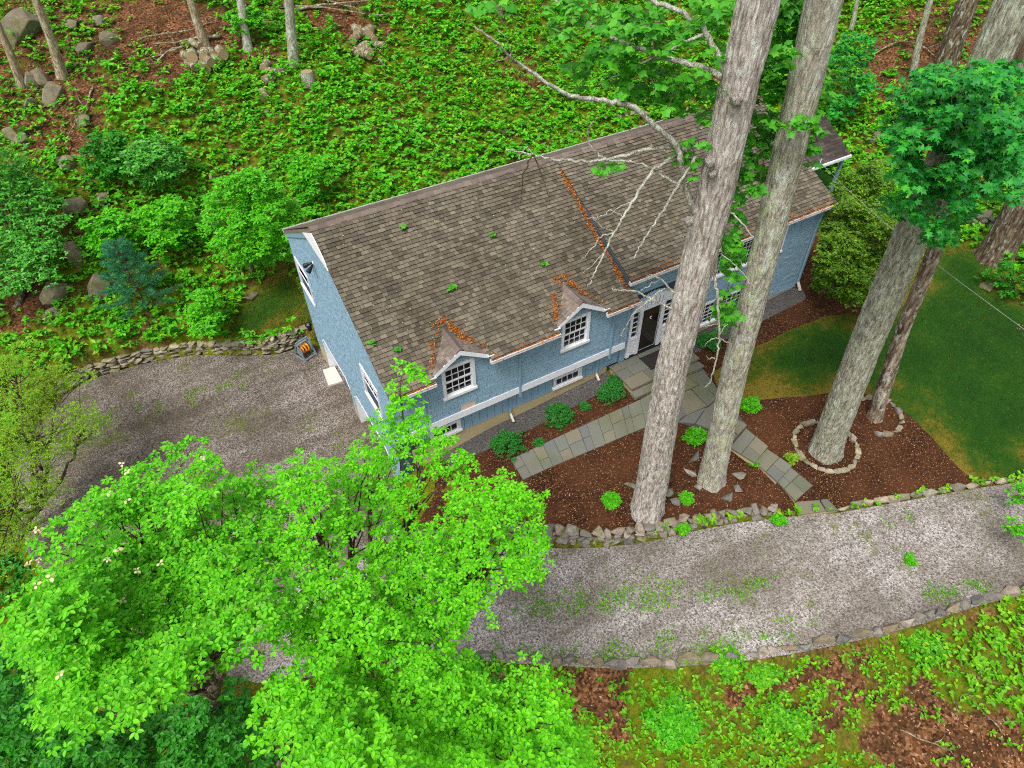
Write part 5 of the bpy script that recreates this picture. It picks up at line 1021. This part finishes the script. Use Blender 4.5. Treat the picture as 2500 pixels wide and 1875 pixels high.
leaf_cloud(t1, b1, kE([(1480, 335, 20, 18), (1500, 310, 22, 18), (1497, 360, 18, 14), (1320, 355, 6, 6)]), .15, 'tulip', 'tulip', -.3, 63, .9, .3)
leaf_cloud(t3, b3, kE([(2020, 200, 80, 60), (2100, 220, 80, 60), (2180, 220, 60, 70), (1990, 280, 65, 60), (2070, 300, 80, 60), (2150, 300, 70, 60), (1980, 360, 55, 50), (2050, 390, 60, 50), (2120, 380, 60, 50), (1970, 430, 50, 30), (2040, 450, 60, 35), (2100, 450, 30, 25), (2030, 500, 40, 25), (2190, 350, 40, 60), (2190, 410, 25, 25), (2060, 170, 60, 30), (2150, 170, 60, 40), (1960, 450, 20, 12)]), .14, 'maple', 'maple', -1.6, 64, 3.8, 1.2, 5, hole=.42)
for o in t3.children:
    if o.name.startswith('foliage'): o['label'] = 'blue-green maple foliage hanging around the trunk'

# ------------------------------------------------------------------ hillside trunks
def thin_tree(name, label, pts, w0, w1, mat, seed, cat='tree', ext=6, hgt=True):
    base = at(*pts[0]); t = empty(name, base, label, cat, 'trunks standing on the hillside'); P = [base-np.array([0, 0, .2])]+[vplane(x, y, base) for x, y in pts[1:]]; s = ((base-CAM)@FW)/FPX
    d = unit(P[-1]-P[-2]); P.append(P[-1]+d*ext); trunk_mesh('trunk', P, list(np.linspace(w0*s/2, w1*s/2, len(P)-1))+[w1*s/2*.8], M[mat], t, 16, 40, .3, seed, .07); return t, base
KP = lambda *p: [(x*K, y*K) for x, y in p]
thin_tree('hillside_tree', 'leaning brown trunk among the boulders at the top left', KP((132, 160), (112, 90), (70, -20)), 24, 16, 'bark_f', 11)
thin_tree('hillside_tree', 'short thin trunk at the far left edge below the largest boulder', KP((46, 185), (20, 110), (-10, 40)), 20, 14, 'bark_f', 12)
thin_tree('hillside_tree', 'brown trunk between the branch pile and the pale trunks', KP((442, 95), (425, 45), (405, -20)), 22, 16, 'bark_f', 13)
thin_tree('hillside_tree', 'pale blotchy trunk in the middle of the three top left trunks', KP((535, 102), (526, 50), (516, -20)), 20, 17, 'bark_w', 14)
thin_tree('hillside_tree', 'grey ridged trunk rightmost of the three top left trunks', KP((634, 135), (628, 60), (622, -20)), 26, 20, 'bark_c', 15)
thin_tree('hillside_tree', 'stub of a trunk at the top edge above the slope middle', KP((1082, 42), (1078, 0), (1074, -30)), 18, 14, 'bark_d', 16)
thin_tree('hillside_tree', 'short brown trunk behind the roof under the drooping leaves', KP((1422, 215), (1415, 160), (1408, 100)), 18, 12, 'bark_d', 17, ext=2)
thin_tree('hillside_tree', 'slim grey trunk on the upper right slope', KP((1973, 165), (1985, 90), (2015, -20)), 16, 13, 'bark_c', 18)
thin_tree('hillside_tree', 'dark ridged trunk at the top right beside the grey one', KP((2040, 145), (2062, 80), (2100, -20)), 50, 44, 'bark_d', 19)
thin_tree('hillside_tree', 'massive dark trunk base at the right edge beside the stone wall', KP((2150, 555), (2200, 460), (2260, 340)), 76, 66, 'bark_d', 20)
thin_tree('hillside_tree', 'thin pale sapling trunk right of the lichen-covered trunk', KP((1835, 75), (1845, 40), (1855, -20)), 12, 9, 'bark_c', 21)
st = empty('tree_stump', D(668, 182), 'cut tree stump with a pale top below the grey ridged trunk', 'stump'); p = D(668, 182); trunk_mesh('trunk', [p-np.array([0, 0, .1]), p+np.array([0, 0, .7])], [.36, .34], M['bark_c'], st, 14, 6, .2, 5, .05); MB().tube([p+np.array([0, 0, .68]), p+np.array([0, 0, .71])], [.335, .33], 14).build('cut_face', M['logend'], st)
# log piles and brush
def log(px, py, ln, r, rz, label, group, up=0):
    p = D(px, py)+np.array([0, 0, r*.8+up]); d = np.array([math.cos(rz), math.sin(rz), random.uniform(-.05, .15)])*ln/2; e = empty('log', p, label, 'log', group)
    MB().tube([p-d, p, p+d], [r, r*.96, r], 9, False).build('bark', M['log'], e, True)
    u = d/np.linalg.norm(d); MB().tube([p+d-u*.02, p+d-u*.004], [r*.98, r*.98], 9).build('cut_face', M['logend'], e); MB().tube([p-d+u*.004, p-d+u*.02], [r*.98, r*.98], 9).build('cut_face', M['logend'], e)
LOGL = ['leftmost', 'middle lower', 'upper middle', 'central', 'upper right', 'topmost', 'right hand', 'rightmost', 'lower left', 'lower right', 'lowest']
for i, (x, y) in enumerate([(408, 128), (422, 140), (436, 120), (448, 138), (460, 125), (428, 112), (470, 138), (484, 132), (415, 148), (455, 148), (442, 150)]): log(x, y, random.uniform(.75, 1.0), random.uniform(.2, .32), random.uniform(1.2, 2.0), LOGL[i]+' log of the pile beside the long bare branches', 'logs of the left pile', .25*(i % 2))
for i, (x, y) in enumerate([(775, 72), (785, 85), (800, 78), (808, 95), (785, 108), (798, 118), (780, 122), (792, 128), (815, 102), (770, 95)]): log(x, y, random.uniform(.7, 1.1), random.uniform(.2, .3), random.uniform(.3, 2.4), LOGL[i]+' mossy log of the pile on the brown patch', 'logs of the right pile', .15*(i % 2))
for i, (x, y) in enumerate([(575, 150), (590, 165), (582, 178), (572, 212), (605, 162)]): log(x, y, .7, .25, random.uniform(0, 3), LOGL[i]+' weathered log half hidden in plants under the three trunks', 'logs among the ground cover')
def stick(pts, r, label, cat='branch', grp=None, mat='log'):
    P = [D(*p) for p in pts]; e = empty('fallen_branch', P[0], label, cat, grp); Q = [p+np.array([0, 0, r+.12+.1*(i % 2)]) for i, p in enumerate(P)]; limb('stem', Q, r, r*.3, M[mat], e, .03, 6, 4)
    m_ = Q[len(Q)//2]; limb('side_shoot', [m_, m_+np.array([random.uniform(-.5, .5), random.uniform(-.5, .5), .25]), m_+np.array([random.uniform(-1, 1), random.uniform(-1, 1), .4])], r*.5, r*.15, M[mat], e, .02, 5, 3)
stick([(482, 85), (430, 95), (380, 102), (335, 108)], .11, 'longest bare branch lying beside the left log pile', grp=None); stick([(440, 100), (390, 115), (350, 128), (310, 142)], .09, 'bare branch lying lowest in front of the left log pile'); stick([(400, 108), (370, 120), (345, 138), (338, 152)], .07, 'thin forked branch under the longest bare branch'); stick([(300, 95), (380, 80), (450, 60), (480, 50)], .06, 'thin branch lying above the longest bare branch')
stick([(630, 30), (700, 22), (780, 12), (860, 5)], .08, 'upper branch of the brush heap at the top edge'); stick([(640, 20), (720, 30), (790, 38), (850, 45)], .07, 'lower branch of the brush heap at the top edge'); stick([(560, 45), (620, 35), (690, 15)], .07, 'branch leaning left of the brush heap'); stick([(700, 5), (760, 25), (800, 40)], .06, 'short branch crossing the brush heap')
stick([(500, 55), (560, 60), (600, 58)], .12, 'thick short branch between the two pale trunks'); stick([(820, 135), (830, 150), (832, 165)], .08, 'short curved root-like branch below the right log pile'); stick([(205, 195), (190, 240), (150, 300)], .06, 'thin bare branch leaning over the mossy slab'); stick([(1870, 130), (1940, 95), (2000, 110), (2030, 150)], .06, 'arched bare branch on the upper right slope')
stick([(2160, 1590), (2120, 1545), (2090, 1520)], .03, 'short pale stick on the brown litter at lower right'); stick([(2050, 1500), (2060, 1540), (2062, 1580)], .02, 'thin crooked stick on the litter left of the short pale one'); stick([(2110, 1430), (2112, 1470)], .03, 'upright pale stick on the lower right bank'); stick([(1940, 1580), (2010, 1610), (2060, 1640)], .025, 'long thin twig at the bottom right of the bank')

# ------------------------------------------------------------------ foreground trees
def canopy_tree(name, label, poly, base_px, tfun, leaf, mat, tm, seed, step=46, layers=((0, 1.0), (1.3, .75)), r=.46, nw=15, per=5, hole=.30, mat_bark='bark_d', trunk_r=.2, blossom=None, inset=30):
    """a tall spreading tree seen from above: tiers of leaf sprays carried by limbs from one trunk"""
    rng = np.random.default_rng(seed); poly = [(x*K, y*K) for x, y in poly]; C = []
    E_ = np.concatenate([np.linspace(poly[i], poly[(i+1) % len(poly)], 40) for i in range(len(poly))])
    for dt, keep in layers:
        px = poisson_px(poly, step, rng); px = px[(np.array([np.min(np.hypot(*(E_-q_).T)) for q_ in px]) > inset) | (px[:, 1] > 1850) | (px[:, 0] < -20)]; gap = fbm(px[:, 0]/80+dt, px[:, 1]/80, seed+int(dt*10), 3); px = px[(gap > hole) & (rng.random(len(px)) < keep)]
        tt = tfun(px[:, 0], px[:, 1])+dt+(fbm(px[:, 0]/150, px[:, 1]/150, seed+5, 3)-.5)*3.6+rng.normal(0, .14, len(px)); C.append(CAM+rays(px)*tt[:, None])
    C = np.concatenate(C); base = at(*base_px); t = empty(name, base, label, 'tree')
    P, Y, N, L = whorls(C, r*rng.uniform(.7, 1.25, len(C)), nw, per, leaf, .28, rng, .32); leaf_mesh('foliage', P, Y, N, L, tm, M[mat], t)
    top = C.mean(0)+np.array([0, 0, -2.2]); fork = base+(top-base)*.62; trunk_mesh('trunk', [base-np.array([0, 0, .2]), base+(fork-base)*.5+np.array([.15, -.1, 0]), fork], [trunk_r, trunk_r*.85, trunk_r*.7], M[mat_bark], t, 16, 30, .35, seed, .06)
    k = 11; cen = C[rng.choice(len(C), k, False)]
    for _ in range(4):
        lab = np.argmin(((C[:, None]-cen[None])**2).sum(-1), 1); cen = np.array([C[lab == i].mean(0) if (lab == i).any() else cen[i] for i in range(k)])
    mb = MB()
    for i in range(k):
        e = cen[i]+np.array([0, 0, -.5]); m_ = (fork+e)/2+np.array([0, 0, -.35]); limb('limb', [fork-np.array([0, 0, .3]), m_, e], trunk_r*.45, .04, M[mat_bark], t, .04, 7, 5)
        for c in C[lab == i]:
            q = c+np.array([0, 0, -.12]); s0 = e+(m_-e)*rng.random()*.5; mb.tube([s0, (s0+q)/2+rng.normal(0, .08, 3), q], [.022, .014, .007], 4, False)
    o = mb.build('twig_mass', M['twig'], t); o['kind'] = 'stuff'
    if blossom is not None:
        bp = [(x*K, y*K) for x, y in blossom]; u, v = in_px(C, None); sel = C[inpoly(u, v, bp) & (rng.random(len(C)) < .55)]; B = sel+rng.normal(0, .28, sel.shape)*np.array([1, 1, .2])+np.array([0, 0, .1]); B = np.concatenate([B, B[::2]+rng.normal(0, .2, B[::2].shape)*np.array([1, 1, .1])])
        B = B[::2]; P, Y, N, L = whorls(B, .02, 1, 4, .055, .1, rng, .35); leaf_mesh('blossom', P, Y, N, L, 'oval', M['flower'], t, True, 1.5)
    return t
tl = lambda x, y: 13.6-4.2*(y-1000)/800
canopy_tree('dogwood_tree', 'broad light green dogwood with scattered cream blossoms at lower left', [(10, 1420), (20, 1340), (60, 1250), (70, 1130), (150, 1060), (250, 1010), (345, 935), (420, 915), (455, 985), (540, 945), (560, 1000), (620, 1080), (640, 1250), (600, 1380), (520, 1410), (500, 1480), (420, 1480), (330, 1530), (230, 1560), (120, 1590), (60, 1520), (110, 1440)], (520, 1790), tl, .085, 'dogwood', 'oval', 71, 40, ((0, 1.0), (1.7, .6)), .40, 24, 5, blossom=[(60, 1120), (200, 1020), (340, 960), (480, 1040), (420, 1250), (330, 1400), (120, 1420), (50, 1260)], hole=.38)
tr_ = lambda x, y: 13.4-3.4*(y-1000)/800
canopy_tree('lime_leaved_tree', 'vivid lime green leafy tree reaching up to the front corner of the house', [(560, 1010), (640, 975), (730, 975), (800, 925), (812, 850), (850, 830), (905, 875), (1000, 900), (1040, 960), (1100, 1010), (1160, 1050), (1205, 1160), (1190, 1210), (1135, 1290), (1070, 1310), (1005, 1370), (1010, 1420), (1090, 1470), (1120, 1420), (1185, 1420), (1245, 1500), (1258, 1600), (1250, 1700), (960, 1700), (700, 1700), (600, 1640), (560, 1560), (540, 1490), (600, 1400), (560, 1280), (600, 1150)], (690, 1860), tr_, .085, 'lime', 'oval', 72, 40, ((0, 1.0), (1.7, .6)), .40, 23, 5, hole=.41)
cl = empty('tree_top', (0, 0, 0), '', '') if False else None
# the shoot in front of the left gutter
sp_px = np.array([(870, 790), (890, 800), (850, 835), (880, 850), (905, 820), (860, 870), (900, 880), (845, 880), (820, 900)])*K
C = CAM+rays(sp_px)*13.4; P, Y, N, L = whorls(C, .24, 9, 5, .1, .2, RNG, .35); lt = [o for o in bpy.data.objects if o.name.startswith('lime_leaved_tree')][0]; leaf_mesh('top_shoot', P, Y, N, L, 'oval', M['lime'], lt); limb('shoot_stem', [C[7]+np.array([.2, -.6, -1.6]), C[5], C[0]], .025, .008, M['twig'], lt, .02, 5, 4)
# ------------------------------------------------------------------ trees and bushes on the left and behind
def px_bush(name, label, cat, poly, base_px, t0, leaf, mat, tm, seed, step, r, nw, per, depth=2.0, hole=.2, trunk_r=.07, mat_bark='bark_d', tilt=.4, dome=.35):
    rng = np.random.default_rng(seed); poly = [(x*K, y*K) for x, y in poly]; px = poisson_px(poly, step, rng); px = px[fbm(px[:, 0]/70, px[:, 1]/70, seed) > hole]; c = np.array(poly).mean(0); rad = np.abs(np.array(poly)-c).max(0)
    px = px[rng.random(len(px)) < np.clip(1.75-(((px-c)/rad)**2).sum(1), .3, 1)]; q = np.clip(1-(((px-c)/rad)**2).sum(1), 0, 1)**.5; tt = t0-depth*q+rng.normal(0, .3, len(px))+(fbm(px[:, 0]/55, px[:, 1]/55, seed+9, 3)-.5)*depth*2.6; C = CAM+rays(px)*tt[:, None]; C[:, 2] = np.maximum(C[:, 2], gz(C[:, 0], C[:, 1])+.25)
    base = at(*base_px); t = empty(name, base, label, cat); P, Y, N, L = whorls(C, r*rng.uniform(.7, 1.3, len(C)), nw, per, leaf, dome, rng, tilt); leaf_mesh('foliage', P, Y, N, L, tm, M[mat], t)
    top = C.mean(0); trunk_mesh('trunk', [base-np.array([0, 0, .2]), (base+top)/2, top], [trunk_r, trunk_r*.8, trunk_r*.4], M[mat_bark], t, 10, 20, .25, seed, .05)
    for i in rng.choice(len(C), min(9, len(C)), False): limb('limb', [base+(top-base)*rng.uniform(.3, .8), (base+(top-base)*.7+C[i])/2, C[i]], trunk_r*.4, .012, M[mat_bark], t, .03, 5, 4)
    return t
def tdist(px, py, lift): p = at(px*K, py*K); return float(np.linalg.norm(p-CAM))-lift
td1 = tdist(80, 900, 7.0); td2 = tdist(60, 480, 4.0)
canopy_tree('feathery_tree', 'feathery yellow-green tree at the left edge over the gravel court', [(-80, 720), (40, 700), (110, 765), (170, 775), (215, 800), (205, 850), (245, 930), (200, 990), (175, 1050), (110, 1100), (60, 1190), (0, 1260), (-80, 1280)], (20, 1330), lambda x, y: td1-6*(y-1000)/1000, .075, 'yellowgreen', 'diamond', 81, 33, ((0, 1.0), (1.6, .6), (3.0, .4)), .62, 40, 4, .45, 'bark_d', .14)
canopy_tree('glossy_tree', 'blue-green glossy-leaved tree at the left edge of the slope', [(-80, 290), (40, 285), (100, 335), (130, 400), (170, 480), (140, 560), (110, 620), (60, 650), (-80, 650)], (30, 760), lambda x, y: td2-5*(y-540)/1000, .16, 'bluegreen', 'oval', 83, 30, ((0, 1.0), (1.5, .6)), .6, 20, 4, .4, 'bark_d', .14)
px_bush('small_tree', 'bright yellow-green small tree left of the gable with its trunk showing', 'tree', [(440, 430), (490, 375), (540, 365), (600, 380), (630, 430), (650, 480), (620, 540), (560, 570), (480, 555), (440, 500)], (614, 665), tdist(545, 590, 2.0), .17, 'bright', 'diamond', 84, 17, .4, 16, 5, 1.6, .12, .09)
px_bush('rounded_shrub', 'rounded dark green shrub in the middle of the left slope', 'shrub', [(265, 330), (300, 300), (350, 290), (395, 320), (400, 365), (370, 395), (310, 400), (265, 375)], (375, 445), tdist(335, 380, 1.6), .19, 'bluegreen', 'oval', 85, 17, .4, 14, 5, 1.2, .05, .05)
pb = D(320, 672); pn = empty('young_pine', pb, 'soft blue-green young pine left of the side lawn', 'pine'); PH = 3.8
trunk_mesh('trunk', [pb-np.array([0, 0, .2]), pb+np.array([0, 0, PH])], [.06, .015], M['bark_d'], pn, 10, 12, .2, 3, .03); Pq, Yq = [], []; rg = np.random.default_rng(5)
for lv in range(9):
    zz = .45+lv*.38; rl_ = 1.75*(1-zz/(PH+.5))+.15
    for k in range(6):
        a = k*1.047+lv*.5+rg.normal(0, .12); d = np.array([math.cos(a), math.sin(a), .28]); e = pb+np.array([0, 0, zz])+d*rl_*rg.uniform(.8, 1.1); limb('branch', [pb+np.array([0, 0, zz]), (pb+np.array([0, 0, zz])+e)/2+np.array([0, 0, -.05]), e], .018, .006, M['twig'], pn, .005, 4, 3)
        for s_ in np.linspace(.35, 1, 7):
            c = pb+np.array([0, 0, zz])+d*rl_*s_; sd_ = np.array([-d[1], d[0], .1])
            for g in (-1, 0, 1):
                cc = c+sd_*g*.22*(1.15-s_)
                for _ in range(13): Pq.append(cc+rg.normal(0, .03, 3)); Yq.append(d+sd_*g*.7+rg.normal(0, .55, 3)+np.array([0, 0, .25]))
leaf_mesh('needles', np.array(Pq), np.array(Yq), rg.normal(0, 1, (len(Pq), 3)), rg.uniform(.1, .2, len(Pq)), 'blade', M['pine'], pn, True, 1.6)
for i, (poly, mat, lf, lb) in enumerate((([(175, 470), (230, 440), (290, 470), (300, 520), (240, 550), (180, 530)], 'bright', .22, 'bright leafy shrub below the rocky ledge on the left slope'), ([(300, 440), (380, 420), (430, 470), (410, 530), (330, 540), (290, 500)], 'bright', .2, 'leafy shrub left of the bright small tree'), ([(620, 330), (700, 320), (730, 370), (700, 420), (640, 420)], 'bright', .2, 'leafy shrub on the slope above the left end of the ridge'), ([(180, 290), (250, 280), (290, 330), (250, 390), (190, 380)], 'under', .2, 'dark seedling thicket right of the mossy rock'), ([(480, 30), (560, 5), (570, 45), (510, 65)], 'bright', .24, 'small leafy sapling between the top left trunks'), ([(400, 640), (450, 620), (480, 660), (460, 720), (410, 720)], 'bright', .18, 'fern-like plant cluster at the corner of the side lawn'))):
    c = np.mean(poly, 0); px_bush('shrub', lb, 'shrub', poly, (c[0]*K, (c[1]+30)*K), tdist(c[0], c[1]+15, 1.2), lf, mat, 'oval' if i != 4 else 'maple', 90+i, 18, .4, 11, 5, .9, .15, .04)
px_bush('evergreen_shrub', 'large dark olive evergreen shrub beside the right end of the house', 'shrub', [(1765, 580), (1780, 480), (1800, 440), (1850, 420), (1900, 430), (1945, 480), (1950, 560), (1940, 620), (1890, 660), (1830, 650), (1800, 640), (1775, 620)], (2090, 725), tdist(1860, 620, 2.2), .13, 'holly', 'oval', 101, 13, .33, 15, 5, 1.6, .22, .1)
px_bush('evergreen_shrub', 'olive green evergreen shrub below the porch post', 'shrub', [(1800, 400), (1840, 360), (1900, 340), (1930, 380), (1920, 430), (1860, 440), (1810, 440)], (2110, 500), tdist(1860, 440, 1.8), .14, 'holly', 'oval', 102, 15, .35, 14, 5, 1.2, .2, .08)
px_bush('shrub', 'dark green leafy sapling on the slope right of the lichen-covered trunk', 'shrub', [(1790, 110), (1850, 60), (1900, 90), (1900, 160), (1850, 240), (1800, 260), (1780, 200)], (2090, 290), tdist(1840, 200, 2.5), .22, 'maple', 'maple', 103, 22, .45, 8, 4, 1.2, .3, .06)
px_bush('shrub', 'bright leafy sprig at the right edge above the driveway', 'shrub', [(2185, 1045), (2240, 1040), (2240, 1085), (2195, 1090)], (2560, 1290), tdist(2205, 1080, 1.5), .13, 'bright', 'oval', 104, 20, .3, 9, 5, .4, .0, .03)
px_bush('shrub', 'lower bright leafy sprig at the right edge over the gravel', 'shrub', [(2180, 1125), (2240, 1110), (2240, 1155), (2190, 1155)], (2570, 1350), tdist(2205, 1150, 1.5), .13, 'bright', 'oval', 105, 20, .3, 9, 5, .4, .0, .03)
px_bush('shrub', 'dark shrub beside the stone wall at the right edge', 'shrub', [(2120, 590), (2180, 560), (2240, 580), (2240, 640), (2170, 630)], (2480, 715), tdist(2190, 625, .8), .14, 'under', 'oval', 106, 20, .35, 10, 5, .5, .2, .04)
for x, y, rx, h, mat, lb in ((1208, 905, .52, .62, 'box', 'rounded low shrub in the middle of the bed along the foundation'), (1096, 968, .58, .66, 'box', 'rounded low shrub at the left end of the bed along the foundation'), (1316, 856, .45, .55, 'box', 'rounded low shrub nearest the landing'), (1530, 745, .45, .5, 'box', 'shrub right of the landing behind the pale trunk'), (1622, 878, .32, .4, 'bright', 'small bright shrub right of the lichen-covered trunk at the lawn edge'), (1500, 946, .34, .4, 'bright', 'small bright shrub between the two big trunks'), (1328, 828, .28, .35, 'box', 'tiny shrub behind the one nearest the landing'), (1264, 880, .2, .2, 'box', 'tiny seedling between the rounded foundation shrubs'), (1164, 958, .16, .18, 'box', 'tiny seedling right of the left foundation shrub'), (1680, 1130, .2, .45, 'bright', 'leafy seedling left of the lowest step'), (1480, 1078, .2, .2, 'bright', 'seedling beside the long stone in the mulch'), (1630, 1000, .15, .15, 'bright', 'tiny seedling in the mulch by the steps'), (1320, 1082, .3, .25, 'bright', 'seedling left of the pale trunk base'), (1470, 1150, .2, .2, 'bright', 'seedling growing from the retaining wall'), (1708, 990, .2, .15, 'yellowgreen', 'yellowish seedling between the steps and the stone ring'), (1965, 1210, .15, .12, 'bright', 'weed at the right end of the edging')):
    bush('low_shrub', D(x, y), rx, rx, h, lb, 'shrub', mat, .07 if mat == 'box' else .1, max(8, int(90*rx)), 10, 5, 'oval', rx*.33, 4, 0, None, .012)
for x, y, rx, h, lb in ((1690, 1560, .7, .75, 'dark green leafy clump in the middle of the lower bank'), (1440, 1560, .8, .6, 'bright leafy clump at the left of the lower bank'), (1990, 1405, .5, .5, 'leafy clump at the upper right of the lower bank'), (1650, 1455, .5, .35, 'small clump under the edging stones of the driveway'), (1570, 1440, .4, .3, 'small green clump left of the pale edging stone')):
    bush('bank_plant', D(x, y), rx, rx*.8, h, lb, 'plant', 'bright' if 'bright' in lb else 'cover', .15, int(34*rx), 7, 5, 'oval', .26, 3, 0, 'leafy clumps on the bank', .012)
px_bush('understory_shrub', 'dark green small-leaved shrub at the bottom left corner', 'shrub', [(-60, 1440), (60, 1420), (120, 1500), (200, 1560), (330, 1560), (420, 1500), (520, 1500), (600, 1600), (600, 1720), (-60, 1720)], (200, 1880), 21.0, .15, 'under', 'oval', 107, 42, .5, 22, 5, 1.5, .22, .06)
# ferns on the slope
def fern(px, py, r, label):
    p = D(px, py); e = empty('fern', p, label, 'fern', 'ferns growing on the slope'); Pq, Yq, Nq, Lq = [], [], [], []
    for k in range(9):
        a = k*.7+random.uniform(-.2, .2); d = np.array([math.cos(a), math.sin(a), 0])
        for s in np.linspace(.12, 1, 12):
            c = p+d*r*s+np.array([0, 0, r*(.9*s-.75*s*s)+.05])
            for sg in (-1, 1): Pq.append(c); Yq.append(np.cross(d, (0, 0, 1))*sg+d*.35); Nq.append((0, 0, 1)); Lq.append(r*.34*(1.05-s))
    leaf_mesh('frond', np.array(Pq), np.array(Yq), np.array(Nq, float), np.array(Lq), 'diamond', M['bright'], e)
for x, y, r, lb in ((1105, 415, .75, 'large fern close behind the roof'), (975, 455, .6, 'fern left of the large one behind the roof'), (455, 690, .8, 'fern beside the corner of the side lawn'), (270, 705, .7, 'fern above the dry stone wall'), (340, 730, .6, 'fern right above the stone wall middle'), (1290, 240, .6, 'fern near the pale stone border'), (870, 480, .6, 'fern by the back gutter near the left end'), (1920, 165, .7, 'fern on the upper right slope'), (660, 375, .7, 'fern in the ground cover above the gable'), (1130, 230, .6, 'fern in the middle of the slope'), (1210, 330, .6, 'fern behind the ridge by the branch')): fern(x, y, r, lb)

# ------------------------------------------------------------------ hose reel cart, wire
hp = at(748, 868); hz = float(DRIVE(hp[0], hp[1])); hr = empty('hose_reel_cart', (hp[0], hp[1], hz), 'grey plastic hose reel cart with orange hose by the garage corner', 'hose reel', None)
def HR(x, y, z): a = math.radians(20); return (hp[0]+x*math.cos(a)-y*math.sin(a), hp[1]+x*math.sin(a)+y*math.cos(a), hz+z)
for s in (-1, 1):
    MB().bar(HR(s*.32, -.38, .05), HR(s*.32, .02, .95), .06, .05).build('side_frame', M['reel'], hr); MB().bar(HR(s*.32, .38, .05), HR(s*.32, .02, .95), .06, .05).build('side_frame', M['reel'], hr); MB().bar(HR(s*.32, -.42, .05), HR(s*.32, .42, .05), .07, .06).build('foot', M['reel'], hr)
    MB().tube([HR(s*.26, 0, .46), HR(s*.29, 0, .46)], [.27, .27], 18).build('reel_flange', M['reel'], hr)
MB().bar(HR(-.32, .02, .95), HR(.32, .02, .95), .06, .06).build('handle', M['reel'], hr); MB().bar(HR(-.32, .36, .1), HR(.32, .36, .1), .06, .05).build('cross_bar', M['reel'], hr); MB().bar(HR(-.32, -.36, .1), HR(.32, -.36, .1), .06, .05).build('cross_bar', M['reel'], hr); MB().bar(HR(-.3, .2, .68), HR(.3, .2, .68), .16, .03).build('tray', M['reel'], hr)
pts = []; 
for i in range(150):
    a = i*.55; x = -.22+.44*(abs((i/34) % 2-1)); r_ = .15+.05*(i/150); pts.append(HR(x, r_*math.cos(a), .46+r_*math.sin(a)))
MB().tube(pts, [.022]*150, 5).build('hose', M['orange'], hr, True)
pts = [HR(.25+.2*math.cos(a*1.0)*.8, .62+.03*math.sin(a*3), .75+.22*math.sin(a)) for a in np.linspace(0, 19, 80)]; gh = empty('coiled_hose', HR(.25, .62, .5), 'coil of dark green hose hanging below the lantern', 'hose'); MB().tube(pts, [.014]*80, 5).build('hose_coil', M['hose'], gh, True); MB().bar(HR(.25, .66, .95), HR(.42, .7, .95), .05, .05).build('hose_hook', M['black'], gh)
wr = empty('service_wire', (29.2, 18.4, 2.75), 'thin pale wire running from the porch roof across the lawn', 'wire'); e0 = np.array((27.2, 18.38, 2.9)); d_ = ray(2640, 905); d_ /= np.linalg.norm(d_); e1 = CAM+d_*17.0
W = [e0+(e1-e0)*s-np.array([0, 0, .25*math.sin(math.pi*s)]) for s in np.linspace(0, 1, 24)]; MB().tube(W, [.006]*24, 4).build('cable', M['metal'], wr); MB().tube([e0, e0+np.array([0, 0, .18])], [.02, .02], 5).build('insulator', M['white'], wr)
